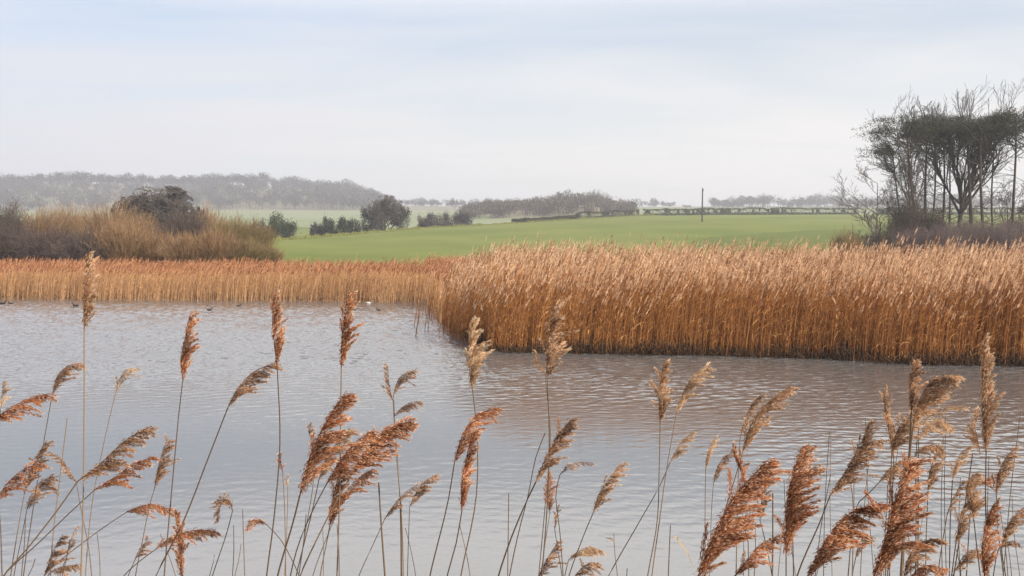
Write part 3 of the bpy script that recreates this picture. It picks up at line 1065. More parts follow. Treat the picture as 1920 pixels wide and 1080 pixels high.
mb = MB()
X1, Y1 = bed_pts(9500, -0.088, 0.72, lambda r_, n: r_.random(n) ** 1.3 * 3.2, rng)
X2, Y2 = bed_pts(15500, -0.080, 0.72, lambda r_, n: 2.5 + r_.random(n) * 17, rng)
X, Y = np.concatenate([X1, X2]), np.concatenate([Y1, Y2])
H = 1.88 + 0.24 * rng.normal(size=len(X)) + 0.26 * (vnoise(X / 2.5, Y / 2.5, 6) - 0.5) + 0.10 * sstep(22, 34, Y)
H = H + 0.30 * rng.random(len(X)) ** 6
H = H * (0.64 + 0.36 * sstep(-0.085, -0.012, X / Y))
thin = rng.random(len(X)) < 0.35 + 0.65 * sstep(-0.084, -0.050, X / Y)
X, Y, H = X[thin], Y[thin], H[thin]
H = H - 0.5 * np.exp(-((Y - shore_y(X / Y)) / 0.5) ** 2) * rng.random(len(X))
bed(mb, X, Y, H, rng, ptone=0.62, leaf=2, psize=1.0)
# short broken stems at the water's edge
X3, Y3 = bed_pts(900, -0.09, 0.72, lambda r_, n: r_.random(n) * 0.9 - 0.25, rng)
bed(mb, X3, Y3, 0.45 + 0.7 * rng.random(len(X3)), rng, plume=0.0, leaf=1, wind=0.02)
# added short stems, coloured dark to give the shade at the bed's foot
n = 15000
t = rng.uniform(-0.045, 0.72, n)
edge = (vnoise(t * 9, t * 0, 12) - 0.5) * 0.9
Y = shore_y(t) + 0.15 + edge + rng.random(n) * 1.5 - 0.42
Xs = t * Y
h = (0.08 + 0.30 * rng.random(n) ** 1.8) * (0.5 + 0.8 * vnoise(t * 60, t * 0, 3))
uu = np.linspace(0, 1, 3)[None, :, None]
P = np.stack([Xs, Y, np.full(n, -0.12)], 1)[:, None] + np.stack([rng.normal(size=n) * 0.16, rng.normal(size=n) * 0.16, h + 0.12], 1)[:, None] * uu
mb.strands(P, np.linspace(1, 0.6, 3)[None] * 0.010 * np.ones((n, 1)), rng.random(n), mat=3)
M_footshade = material('foot_shade_stems', (0.020, 0.012, 0.008), (0.105, 0.058, 0.032), 0.8)
tag(mb.build('reed_bed', [M_stem, M_bleaf, M_bplume, M_footshade]), 'dense russet reed bed with pale plumes on the right side of the pond', 'reeds', kind='stuff')

mb = MB()
X, Y = bed_pts(16500, -0.86, -0.078, lambda r_, n: r_.random(n) ** 1.2 * 6.5, rng)
H = 1.40 + 0.10 * rng.normal(size=len(X)) + 0.16 * (vnoise(X / 3, Y / 3, 6) - 0.5)
bed(mb, X, Y, H, rng, r=0.0065, plume=0.55, ptone=0.5, leaf=2)
# the strip of shore behind the gap between the beds
t = rng.uniform(-0.10, 0.10, 4200)
Y = 43 + rng.random(4200) * 7
bed(mb, t * Y, Y, 1.45 + 0.15 * rng.normal(size=4200), rng, r=0.0065, plume=0.8, ptone=0.5, leaf=2)
tag(mb.build('reed_bed', [M_stemL, M_bleaf, M_bplumeL]), 'low golden orange reed bed lining the far bank at the left', 'reeds', kind='stuff')


def copy_thing(src, loc, rz, sc, label, group):
    r_ = src.copy()
    COL.objects.link(r_)
    r_.location = loc
    r_.rotation_euler = (0, 0, rz)
    r_.scale = (sc, sc, sc)
    r_['label'] = label
    r_['group'] = group
    for ch in src.children:
        c_ = ch.copy()
        COL.objects.link(c_)
        c_.parent = r_
    return r_


def simple_reed(seed, H, plume):
    rng = np.random.default_rng(seed)
    root = thing('reed', (0, 0, 0), '', 'reed')
    k = 7
    u = np.linspace(0, 1, k)
    rs = 1.0 if plume else 2.4
    P = np.stack([H * (0.07 * u + 0.06 * u ** 3), H * rng.normal() * 0.02 * u, H * u], 1)
    a = MB()
    a.strands(P[None], np.linspace(0.0045, 0.0025, k)[None] * rs, rng.random() * (1.0 if plume else 0.3), mat=0)
    lq = P[2][None] + np.zeros((1, 4, 3))
    uu = np.linspace(0, 1, 4)[None, :, None]
    for j in range(2):
        q = P[2 + j][None, None] + np.array([0.3, rng.normal() * 0.2, 0.9]) * uu * 0.3 + np.array([0.2, 0, -0.8]) * uu ** 2 * 0.28
        a.ribbons(q, np.array([[[0.3, 0.95, 0]]]), np.array([[0.004, 0.006, 0.004, 0.0006]]), 0.8, mat=1)
    a.build('stem', [M_stem, M_bleaf], root)
    if plume:
        n = 60
        s = rng.random(n)
        ax = unit((P[-1] - P[-2])[None])
        q = P[-1] + ax * (s * 0.27)[:, None]
        fd = unit(ax + unit(rng.normal(size=(n, 3)) + np.array([0.9, 0, 0])) * 0.5)
        g = MB()
        g.flakes(q, fd, perp(fd, rng), 0.07 * (1.15 - s * 0.6), 0.013, np.clip(rng.normal(0.65, 0.25, n), 0, 1))
        g.build('plume', M_bplume, root)
    return root


protos = [simple_reed(300 + i, 2.15 + 0.06 * i, True) for i in range(6)] + [simple_reed(320 + i, 1.0 + 0.15 * i, False) for i in range(4)]
used = set()


def put(i, x, y, sc, label, group, rz=None):
    z = ground_z(x, y)
    rz = RNG.normal() * 0.5 if rz is None else rz
    if i not in used:
        used.add(i)
        p = protos[i]
        p.location = (x, y, z)
        p.rotation_euler = (0, 0, rz)
        p.scale = (sc, sc, sc)
        p['label'] = label
        p['group'] = group
        return
    copy_thing(protos[i], (x, y, z), rz, sc, label, group)


L_OPEN = 'thin bare reed stem standing in open water off the corner of the reed bed'
L_EDGE = 'russet reed with a pale plume in the front rank of the right reed bed'
for i in range(40):
    t = -0.072 - 0.040 * RNG.random() ** 1.4
    y = 27.5 + 13 * RNG.random()
    t = max(t, -0.116)
    put(6 + i % 4, t * y, y, 1.05 + 0.5 * RNG.random(), L_OPEN, 'sparse reeds standing in open water')
for i in range(150):
    t = -0.075 + (i + RNG.random()) / 150 * 0.65
    y = float(shore_y(np.array([t]))[0]) + RNG.normal() * 0.22 + (vnoise(np.array([t * 9]), np.array([0.0]), 12)[0] - 0.5) * 0.9 + 0.1
    put(i % 6, t * y, y, 0.78 + 0.2 * RNG.random(), L_EDGE, 'reeds in the front rank of the right reed bed')


# ------------------------------------------------------------------ water birds
M_dark = material('dark_feathers', (0.012, 0.011, 0.012), (0.05, 0.04, 0.035), 0.6)
M_pale = material('pale_feathers', (0.30, 0.28, 0.25), (0.70, 0.67, 0.62), 0.6)


def duck(px, py, s, face, label, white=False):
    d = F * EYE / (py - HY)
    s = s * 0.58
    x = xt(px) * d
    pts = np.array([(-0.27, 0, 0.10), (-0.23, 0, 0.09), (-0.14, 0, 0.06), (0, 0, 0.045), (0.11, 0, 0.06), (0.17, 0, 0.11), (0.19, 0, 0.17), (0.215, 0, 0.215), (0.25, 0, 0.215), (0.28, 0, 0.20), (0.32, 0, 0.19)])
    rad = np.array([0.008, 0.03, 0.075, 0.095, 0.075, 0.04, 0.028, 0.042, 0.036, 0.016, 0.008])
    P = resample(pts, 24)
    u0 = np.linspace(0, 1, len(pts))
    sd = np.concatenate([[0], np.cumsum(np.linalg.norm(np.diff(pts, axis=0), axis=1))])
    R = np.interp(np.linspace(0, sd[-1], 24), sd, rad)
    P = P * s
    P[:, 0] *= face
    tn = np.where(np.linspace(0, 1, 24) > 0.55, 0.1, 0.7)
    mb_ = MB()
    mb_.strands(P[None], R[None] * s, tn[None], sides=10)
    o = mb_.build('duck', [M_pale if white else M_dark], smooth=True)
    o.location = (x, d, 0.0)
    tag(o, label, 'duck', 'water birds on the pond')


duck(5, 570, 1.1, 1, 'dark duck swimming at the far left edge under the reeds')
duck(20, 570, 0.8, -1, 'small dark duck just behind the leftmost duck')
duck(142, 574, 1.0, -1, 'dark duck swimming beside the tallest foreground plume')
duck(393, 582, 0.8, 1, 'low dark duck alone on the open water left of centre')
duck(448, 574, 0.7, 1, 'tiny dark duck near the middle of the far bank')
duck(692, 569, 0.9, 1, 'white bodied duck close under the far reed bank', True)
duck(710, 582, 0.7, -1, 'small black duck in front of the white one')
duck(664, 582, 0.7, 1, 'black duck partly behind a foreground plume by the white duck')


# ------------------------------------------------------------------ foreground reeds
TONE = {
    'r': ((0.100, 0.022, 0.008), (0.60, 0.235, 0.095), (0.62, 0.36, 0.21), (0.97, 0.74, 0.52)),
    'b': ((0.065, 0.026, 0.012), (0.54, 0.30, 0.16), (0.48, 0.29, 0.17), (0.92, 0.70, 0.50)),
    't': ((0.13, 0.055, 0.024), (0.66, 0.39, 0.22), (0.60, 0.40, 0.25), (0.97, 0.80, 0.58)),
    'p': ((0.28, 0.14, 0.065), (0.86, 0.60, 0.36), (0.64, 0.46, 0.29), (0.98, 0.85, 0.64)),
}
MT = {k_: (material('spikelets_' + k_, v[0], v[1], 0.7, trans=0.48), material('plume_hair_' + k_, v[2], v[3], 0.8, trans=0.5)) for k_, v in TONE.items()}
M_fstem = material('reed_stem', (0.045, 0.028, 0.018), (0.30, 0.21, 0.13), 0.55, spec=0.35)
M_fleaf = material('dry_reed_leaf', (0.30, 0.22, 0.13), (0.60, 0.50, 0.36), 0.7, trans=0.4)


def plume(mb_, axis, w, sidev, rng, lobes=22, dens=1.0, spike=1.0):
    K = 24
    A = resample(axis, K)
    T = unit(np.gradient(A, axis=0))
    Ltot = np.linalg.norm(np.diff(A, axis=0), axis=1).sum()
    mb_.strands(A[None], np.linspace(0.0016, 0.0005, K)[None], 0.3, sides=4, mat=0)
    nl = int(lobes * 1.35)
    for j in range(nl):
        u = 0.0 + 0.93 * ((j + rng.random()) / nl) ** 1.05
        f = u * (K - 1)
        i0 = min(int(f), K - 2)
        a0 = A[i0] * (1 - (f - i0)) + A[i0 + 1] * (f - i0)
        prof = (0.45 + 0.55 * min(1, u / 0.22)) * (1 - 0.80 * max(0, (u - 0.25) / 0.75) ** 1.1)
        L = Ltot * (0.31 - 0.17 * u) * (0.65 + 0.6 * rng.random())
        L = min(L, (1 - u) * Ltot * 0.85 + 0.012)
        wk = w * prof * (0.15 + 0.80 * rng.random())
        if rng.random() < 0.16:
            wk *= 1.5
            L *= 1.2
        rp = rng.normal(size=3)
        rp -= rp.dot(T[i0]) * T[i0]
        rp /= max(np.linalg.norm(rp), 1e-6)
        o_ = sidev * (0.95 if rng.random() < 0.93 else -0.1) + rp * 0.42
        o_ -= o_.dot(T[i0]) * T[i0]
        o_ /= max(np.linalg.norm(o_), 1e-6)
        m = 9
        s = np.linspace(0, 1, m)
        # the lobe follows the axis first, then sweeps out to its side and droops
        ai = np.clip(f + s * L / Ltot * (K - 1) * 0.9, 0, K - 1)
        base = np.stack([np.interp(ai, np.arange(K), A[:, c_]) for c_ in range(3)], 1)
        over = np.maximum(0, f + s * L / Ltot * (K - 1) * 0.9 - (K - 1))[:, None] * Ltot / (K - 1)
        P = base + T[-1] * over + o_ * (wk * s ** 1.25)[:, None] + np.array([0, 0, -1.0]) * (L * 0.10 * s ** 2.5)[:, None]
        P = P + (a0 - base[0])
        lobe_len = np.linalg.norm(np.diff(P, axis=0), axis=1).sum()
        mb_.strands(P[None], np.linspace(0.0006, 0.0003, m)[None], 0.35, sides=3, mat=0)
        n = int(max(14, lobe_len * 1250 * dens))
        q = rng.random(n) ** 0.85
        fq = q * (m - 1)
        iq = np.minimum(fq.astype(int), m - 2)
        C = P[iq] * (1 - (fq - iq))[:, None] + P[iq + 1] * (fq - iq)[:, None]
        tg = unit(P[iq + 1] - P[iq])
        C = C + rng.normal(size=(n, 3)) * (0.0031 * (1.05 - 0.75 * q))[:, None] * (1 + w * 6)
        d = unit(tg + rng.normal(size=(n, 3)) * 0.15 + o_ * 0.18 + np.array([0, 0, -0.08]))
        ltone = 0.05 + 0.15 * rng.random() if rng.random() < 0.5 else 0.45 + 0.3 * rng.random()
        mb_.flakes(C, d, perp(d, rng), (0.0060 + 0.005 * rng.random(n)) * spike, 0.0019 * spike, np.clip(ltone + rng.random(n) * 0.38 + 0.38 * q - 0.22, 0, 1), mat=0)
        h = int(n * 0.6)
        d2 = unit(tg[:h] + rng.normal(size=(h, 3)) * 0.26 + o_ * 0.3)
        mb_.flakes(C[:h] + d[:h] * 0.004, d2, perp(d2, rng), (0.007 + 0.005 * rng.random(h)) * spike, 0.0014 * spike, rng.random(h), mat=1)


def to_ground(pts):
    """carry a stem on from its lowest point down to the bank, straightening as it goes"""
    p = [np.array(q) for q in pts]
    for _ in range(14):
        v = p[-1] - p[-2]
        v = v / np.linalg.norm(v)
        v = v * np.array([0.72, 1, 1])
        v[1] += 0.02
        v[2] = min(v[2], -0.35)
        v /= np.linalg.norm(v)
        nx = p[-1] + v * 0.16
        gz_ = ground_z(nx[0], nx[1])
        if nx[2] <= gz_ - 0.03:
            p.append(nx)
            break
        p.append(nx)
    return np.array(p)


REED_N = [0]


def reed(label, tone, w, side, pan, stem, d=None, lobes=22, dens=1.0, thick=1.0, leaf=None, group='feathery reeds in the foreground'):
    """pan: picture points of the plume from its foot to its tip; stem: from the plume down; both at depth d"""
    REED_N[0] += 1
    rng = np.random.default_rng(500 + REED_N[0])
    if pan:
        pl = sum(math.dist(pan[i], pan[i + 1]) for i in range(len(pan) - 1))
        if d is None:
            d = min(3.9, max(2.0, 0.235 * F / max(pl, 60) * (1.0 if pl > 150 else 0.85)))
    elif d is None:
        d = 3.0 + rng.random() * 0.8
    s3 = [np.array(px3(q[0], q[1], d + 0.02 * i)) for i, q in enumerate(stem)]
    if stem[-1][1] > 1060:
        s3 = list(to_ground(s3))
    S = resample(s3, max(14, 3 * len(s3)))
    foot = S[-1].copy()
    foot[2] = max(foot[2], ground_z(foot[0], foot[1]) - 0.03)
    root = thing('reed', foot, label, 'reed', group)
    a = MB()
    r_top, r_bot = 0.0015 * thick, 0.0031 * thick
    a.strands(S[None], np.linspace(r_top, r_bot, len(S))[None], np.clip(np.linspace(0.1, 0.35, len(S)) + 0.6 * rng.random() ** 1.5, 0, 1)[None], sides=7)
    # nodes of the cane
    a.build('stem', M_fstem, root, loc=foot, smooth=True)
    if pan:
        p3 = [np.array(px3(q[0], q[1], d + rng.normal() * 0.015 * (i > 0))) for i, q in enumerate(pan)]
        g = MB()
        ax = p3[-1] - p3[0]
        rt = np.cross(ax / np.linalg.norm(ax), np.array([0, 1.0, 0]))
        rt /= np.linalg.norm(rt)
        if rt[0] < 0 and abs(rt[0]) > 0.2:
            rt = -rt
        elif abs(rt[0]) <= 0.2 and rt[2] > 0:
            rt = -rt
        plume(g, p3, w / F * d * 0.95, rt * (side if side else 0.05), rng, lobes=lobes, dens=dens)
        g.build('plume', MT[tone], root, loc=foot)
    if leaf:
        g = MB()
        L3 = resample([np.array(px3(q[0], q[1], d + 0.01 * i)) for i, q in enumerate(leaf)], 10)
        g.ribbons(L3[None], unit(np.array([[[0.5, 0.3, 0.8]]])), np.array([np.interp(np.linspace(0, 1, 10), [0, 0.3, 1], [0.002, 0.0045, 0.0004])]), 0.6)
        g.build('leaf', M_fleaf, root, loc=foot)
    return root


R_ = reed
# --- left edge to x = 500
R_('tallest straight brown plume on the left, tip over the far reed bed', 't', 30, 1, [(158, 617), (158, 560), (160, 520), (164, 478)], [(158, 617), (158, 760), (156, 950), (152, 1080)], lobes=28, dens=1.2)
R_('dark plume arching right just left of the tallest plume stem', 'b', 34, 1, [(98, 740), (108, 705), (128, 686), (154, 680)], [(98, 740), (82, 830), (62, 955), (44, 1080)])
R_('russet plume lying almost level above the left edge', 'r', 30, 1, [(-18, 792), (20, 765), (60, 745), (98, 737)], [(-18, 792), (-40, 850), (-60, 960), (-70, 1080)])
R_('pale fluff plume cut by the left edge above the level russet plume', 'p', 18, 1, [(1, 768), (4, 740), (6, 714)], [(1, 768), (-4, 850), (-8, 960), (-10, 1080)], lobes=12)
R_('small pale curled plume on a thin white stem right of the tallest plume', 'p', 22, 1, [(216, 740), (224, 712), (236, 694), (257, 689)], [(216, 740), (195, 830), (172, 950), (160, 1080)], lobes=12, dens=0.8)
R_('upright dark russet plume a third of the way in from the left', 'r', 34, 1, [(343, 712), (340, 672), (348, 630), (356, 590)], [(343, 712), (335, 780), (322, 920), (308, 1080)], lobes=26, dens=1.2)
R_('brown plume on a long stem leaning right, level with the small ripples', 'b', 40, 1, [(427, 765), (445, 730), (475, 698), (514, 680)], [(427, 765), (390, 860), (345, 975), (290, 1085)], thick=1.2)
R_('long grey brown plume leaning right from the bottom left corner', 'b', 44, 1, [(146, 902), (190, 868), (235, 826), (284, 798)], [(146, 902), (105, 960), (50, 1030), (5, 1082)], lobes=26, thick=1.2)
R_('russet plume below and parallel to the long grey brown one', 'r', 32, 1, [(178, 918), (210, 898), (246, 874), (288, 855)], [(178, 918), (130, 962), (70, 1020), (10, 1075)])
R_('golden curled plume bent over to the left beside the long grey brown one', 't', 14, -1, [(143, 905), (128, 880), (112, 858), (90, 846)], [(143, 905), (154, 965), (166, 1025), (172, 1080)], lobes=14)
R_('tall dark plume of the pair near the left edge', 'b', 34, 1, [(46, 925), (55, 890), (70, 855), (87, 826)], [(46, 925), (36, 980), (20, 1080)], lobes=24)
R_('lower bushy plume of the pair near the left edge', 'b', 44, 1, [(50, 958), (58, 930), (75, 905), (100, 893)], [(50, 958), (40, 1010), (26, 1080)], lobes=22)
R_('russet plume sweeping in over the left edge below the pair', 'r', 40, 1, [(-8, 940), (15, 905), (45, 880), (80, 868)], [(-2, 940), (2, 1010), (4, 1080)], lobes=22)
R_('slim brown plume standing left of the upright dark russet stem', 'b', 32, 1, [(290, 915), (296, 880), (304, 850), (316, 820)], [(290, 915), (280, 950), (266, 1020), (254, 1080)])
R_('flat russet plume pointing right on a slanting stem', 'r', 24, 1, [(236, 961), (262, 950), (290, 946), (326, 958)], [(236, 961), (190, 992), (120, 1045), (78, 1085)], thick=1.1)
R_('rusty plume reaching right across the bottom left tangle', 'r', 30, 1, [(292, 1030), (325, 1005), (360, 995), (406, 993)], [(292, 1030), (262, 1052), (230, 1082)], d=3.2, lobes=24)
R_('bright rust plume standing at the bottom left of the picture', 'r', 22, 0, [(341, 1088), (340, 1050), (338, 1010), (330, 955)], [(341, 1088), (342, 1110), (343, 1140)], d=3.0, lobes=24, dens=1.2)
R_('nodding brown plume curled like a hook beside two thin stems', 'b', 26, -1, [(436, 958), (432, 942), (422, 938), (412, 950), (410, 978)], [(436, 958), (425, 1000), (410, 1045), (398, 1082)], d=3.2, lobes=16)
R_('small rust tassel hanging at the end of a stem arching left', 'r', 16, 0, [(500, 984), (486, 976), (472, 978), (464, 992)], [(500, 984), (525, 1010), (545, 1045), (562, 1082)], d=3.4, lobes=12)
R_('small slim brown plume low down, left of the bright rust plume', 'b', 20, 1, [(253, 1050), (262, 1030), (278, 1010)], [(253, 1050), (246, 1066), (240, 1082)], d=3.8, lobes=12)
R_('brown plume in the bottom left corner tangle', 'b', 34, 1, [(84, 1078), (94, 1050), (104, 1025), (118, 1004)], [(84, 1078), (80, 1095), (78, 1130)], d=3.3, lobes=20)
R_('little dark tassel between thin stems in the bottom left corner', 'b', 12, 1, [(126, 1042), (132, 1016), (142, 990)], [(126, 1042), (118, 1062), (112, 1082)], d=3.8, lobes=8)
R_('low tan plume across the foot of the tallest plume stem', 't', 22, 1, [(95, 1072), (120, 1062), (150, 1058)], [(95, 1072), (88, 1082), (84, 1110)], d=3.4, lobes=14)
# --- x = 500 .. 960
R_('slim russet plume pointing straight up, second upright from the left of centre', 'r', 28, 1, [(520, 690), (514, 640), (511, 600), (514, 553)], [(520, 690), (525, 830), (514, 970), (500, 1080)], lobes=26, dens=1.1)
R_('upright russet plume bulging right just left of centre', 'r', 34, 1, [(640, 690), (641, 640), (645, 600), (652, 553)], [(640, 690), (638, 850), (636, 960), (632, 1080)], lobes=28, dens=1.3)
R_('longest russet plume at the left of the central cluster', 'r', 60, 1, [(562, 930), (580, 860), (612, 790), (650, 732)], [(562, 930), (548, 985), (520, 1082)], lobes=40, dens=1.15, thick=1.2)
R_('small brown tassel in front left of the longest russet plume', 'b', 14, 0, [(584, 826), (581, 812), (582, 794)], [(584, 826), (588, 900), (572, 1000), (560, 1082)], d=3.8, lobes=10)
R_('thick dark russet plume pointing up and right in the central cluster', 'r', 52, 1, [(660, 888), (690, 840), (725, 808), (772, 785)], [(660, 888), (620, 960), (585, 1030), (562, 1082)], lobes=40, dens=1.3, thick=1.2)
R_('middle russet plume of the central cluster, loosely feathered', 'r', 50, 1, [(612, 908), (640, 860), (668, 828), (700, 806)], [(612, 908), (585, 960), (560, 1020), (544, 1082)], lobes=34)
R_('lower right russet plume of the central cluster', 'r', 34, 1, [(642, 935), (660, 908), (680, 890), (702, 878)], [(642, 935), (622, 985), (600, 1040), (586, 1082)], lobes=24)
R_('bright rust plume hanging under the central cluster', 'r', 36, 1, [(618, 988), (622, 950), (630, 910), (645, 862)], [(618, 988), (612, 1020), (600, 1082)], lobes=30, dens=1.2)
R_('shaggy tan plume in the heart of the central cluster', 't', 40, 1, [(598, 900), (612, 860), (632, 830), (655, 800)], [(598, 900), (585, 960), (570, 1020), (555, 1082)], lobes=26)
R_('sparse dark forked plume right of the upright russet plume', 'b', 16, -1, [(737, 752), (730, 725), (727, 685)], [(737, 752), (742, 840), (752, 960), (754, 1080)], lobes=14, dens=0.8)
R_('open brown plume tilting right from the sparse forked one', 'b', 28, 1, [(738, 742), (744, 718), (756, 702), (780, 693)], [(738, 742), (741, 800), (750, 940), (752, 1080)], lobes=14)
R_('small brown plume below the forked one pointing right', 'b', 22, 1, [(740, 780), (752, 766), (768, 756), (790, 752)], [(740, 780), (743, 850), (753, 960), (757, 1080)], lobes=14)
R_('brown feathery plume low right of the central cluster', 'b', 26, 1, [(768, 950), (780, 925), (796, 905), (820, 888)], [(768, 950), (766, 1010), (764, 1080)], lobes=20)
R_('thin wispy plume just left of the low brown feathery one', 'b', 18, 1, [(722, 972), (740, 945), (762, 922), (786, 908)], [(722, 972), (700, 1020), (672, 1082)], lobes=16, dens=0.7)
R_('pale beige fluffy plume hanging right, left of picture centre', 'p', 38, 1, [(886, 730), (880, 690), (880, 645), (883, 600)], [(886, 730), (895, 820), (892, 940), (864, 1080)], lobes=30, dens=1.4)
R_('arched russet plume with its tip blown right below the pale beige one', 'r', 32, 1, [(852, 868), (866, 820), (892, 780), (934, 764)], [(852, 868), (838, 950), (806, 1080)], lobes=26)
R_('rust plume hanging straight beside the arched one', 'r', 28, 1, [(866, 958), (866, 910), (872, 870), (886, 812)], [(866, 958), (855, 1020), (838, 1082)], lobes=26, dens=1.1)
R_('tiny rust tassel on a bare stem right of the slim upright plume', 'r', 10, 0, [(530, 884), (527, 870), (526, 850)], [(530, 884), (534, 960), (536, 1080)], lobes=7, d=3.7)
R_('tiny pale seed tuft hanging on a thin stem left of the longest plume', 'p', 7, 0, [(540, 914), (538, 904), (538, 890)], [(540, 914), (538, 990), (534, 1080)], lobes=5, d=3.8, dens=0.6)
# --- x = 960 .. 1440
R_('wide tan plume standing right of picture centre over the reed bed edge', 't', 44, 1, [(1026, 708), (1026, 665), (1030, 625), (1037, 578)], [(1026, 708), (1030, 820), (1026, 950), (1016, 1082)], lobes=32, dens=1.3)
R_('pale side sprig beside the wide tan plume', 't', 14, -1, [(1022, 700), (1012, 680), (1006, 658)], [(1022, 700), (1032, 820), (1022, 950), (1010, 1082)], lobes=10)
R_('brown plume on a dark slanting stem below the wide tan one', 'b', 38, 1, [(1004, 905), (1022, 862), (1044, 822), (1072, 785)], [(1004, 905), (985, 945), (958, 1010), (934, 1082)], lobes=30, thick=1.3)
R_('rust plume hanging straight below the brown slanting one', 'r', 24, 0, [(1031, 962), (1029, 930), (1030, 885)], [(1031, 962), (1022, 1020), (1014, 1082)], lobes=22, dens=1.1)
R_('sparse wisp blown far right beside the hanging rust plume', 'b', 10, 1, [(1050, 890), (1066, 874), (1088, 867), (1114, 868)], [(1050, 890), (1042, 930), (1050, 1000), (1056, 1082)], lobes=8, dens=0.6, d=3.4)
R_('small grey tassel just right of the hanging rust plume foot', 'b', 12, 0, [(1040, 992), (1043, 972), (1048, 950)], [(1040, 992), (1046, 1030), (1054, 1082)], lobes=8, d=3.6)
R_('lone brown plume tilting right over calm water right of centre', 't', 30, 1, [(1112, 962), (1122, 930), (1142, 898), (1169, 866)], [(1112, 962), (1092, 1010), (1066, 1082)], lobes=24)
R_('dark brown plume rising from the bottom edge right of centre', 'b', 26, 1, [(1010, 1082), (1022, 1055), (1036, 1032), (1047, 1015)], [(1010, 1082), (1006, 1100), (1002, 1130)], lobes=16, d=3.2)
R_('pale tan plume arching level near the bottom right of centre', 'p', 20, 1, [(1066, 1050), (1084, 1034), (1108, 1026), (1134, 1034)], [(1066, 1050), (1062, 1066), (1058, 1084)], lobes=16, d=3.2)
R_('tan plume at the bottom edge just below the pale arching one', 't', 26, 1, [(1076, 1084), (1090, 1066), (1106, 1056), (1126, 1056)], [(1076, 1084), (1072, 1095), (1070, 1120)], lobes=16, d=3.2)
R_('blunt pinkish plume with straight left edge over open water', 't', 28, 1, [(1238, 794), (1236, 750), (1238, 715), (1246, 678)], [(1238, 794), (1236, 880), (1232, 980), (1214, 1082)], lobes=28, dens=1.5)
R_('pale plume tilting right beside the blunt pinkish one', 'p', 26, 1, [(1268, 776), (1280, 740), (1300, 706), (1331, 685)], [(1268, 776), (1250, 880), (1236, 980), (1222, 1082)], lobes=24, dens=1.1)
R_('short pale yellow plume on a long stem leaning right', 'p', 20, 1, [(1256, 868), (1268, 845), (1280, 826), (1298, 810)], [(1256, 868), (1235, 915), (1195, 985), (1140, 1082)], lobes=16, thick=1.2)
R_('small pale plume on a straight thin stem left of the biggest plume', 'p', 16, 1, [(1323, 880), (1326, 855), (1332, 835), (1341, 820)], [(1323, 880), (1322, 960), (1322, 1082)], lobes=14)
R_('small brown plume drooping right next to the small pale one', 'b', 20, 1, [(1338, 905), (1344, 880), (1354, 862), (1374, 846)], [(1338, 905), (1334, 960), (1330, 1082)], lobes=16)
R_('long tan plume leaning right above the biggest rust plume', 't', 34, 1, [(1392, 850), (1405, 805), (1432, 762), (1485, 722)], [(1392, 850), (1368, 930), (1345, 1000), (1320, 1082)], lobes=30, dens=1.2, d=2.9)
R_('short tan plume behind the long tan one', 't', 20, 1, [(1388, 820), (1398, 785), (1410, 760), (1428, 738)], [(1388, 820), (1384, 900), (1380, 1082)], lobes=16, d=3.4)
R_('biggest rust plume of all, leaning right in the bottom foreground', 'r', 82, 1, [(1306, 1088), (1335, 1010), (1375, 935), (1444, 858)], [(1306, 1088), (1296, 1110), (1288, 1140)], d=2.1, lobes=54, dens=1.5, thick=1.2)
R_('rust plume with its tip bent up and left above the biggest plume', 'r', 20, 1, [(1398, 912), (1390, 885), (1380, 862), (1371, 838)], [(1398, 912), (1402, 990), (1404, 1082)], lobes=16, d=2.8)
R_('grey brown tassel hanging right behind the biggest rust plume', 'b', 18, 1, [(1425, 975), (1428, 940), (1434, 910), (1443, 885)], [(1425, 975), (1436, 1020), (1448, 1082)], lobes=16, d=3.0)
R_('rust plume pointing right from the bottom edge under the biggest one', 'r', 30, 1, [(1376, 1082), (1405, 1045), (1435, 1015), (1485, 1000)], [(1376, 1082), (1368, 1094), (1360, 1120)], d=2.5, lobes=24, dens=1.1)
# --- x = 1440 .. 1920
R_('broad upright rust plume between the biggest one and the leaning pair', 'r', 66, 1, [(1474, 1045), (1474, 975), (1482, 905), (1506, 834)], [(1474, 1045), (1474, 1065), (1474, 1090)], d=2.3, lobes=48, dens=1.4)
R_('long thin brown plume on a dark diagonal stem, lower right', 'b', 36, 1, [(1556, 930), (1585, 885), (1612, 840), (1630, 790)], [(1556, 930), (1535, 985), (1510, 1040), (1494, 1082)], d=2.5, lobes=34, thick=1.2)
R_('tan plume curling right on top of the diagonal brown one', 't', 28, 1, [(1590, 875), (1608, 848), (1630, 830), (1656, 824)], [(1590, 875), (1600, 950), (1598, 1082)], lobes=20, d=2.9)
R_('thick rust plume lying low and pointing right at the bottom', 'r', 58, 1, [(1512, 1085), (1545, 1020), (1590, 965), (1656, 942)], [(1512, 1085), (1506, 1098), (1500, 1120)], d=2.1, lobes=44, dens=1.4)
R_('darkest upright plume whose tip stands above the right cluster', 'b', 26, 1, [(1709, 775), (1707, 740), (1706, 710), (1716, 678)], [(1709, 775), (1706, 850), (1698, 950), (1690, 1082)], d=2.6, lobes=24, dens=1.3, thick=2.5)
R_('golden brown plume blown right beside the darkest upright tip', 't', 46, 1, [(1712, 800), (1722, 755), (1748, 715), (1795, 704)], [(1712, 800), (1704, 870), (1696, 960), (1690, 1082)], d=2.4, lobes=38, dens=1.4, thick=1.4)
R_('huge rust plume rising from the bottom edge to the right cluster', 'r', 74, 1, [(1636, 1088), (1660, 1010), (1682, 930), (1706, 855)], [(1636, 1088), (1630, 1110), (1626, 1140)], d=2.0, lobes=52, dens=1.5)
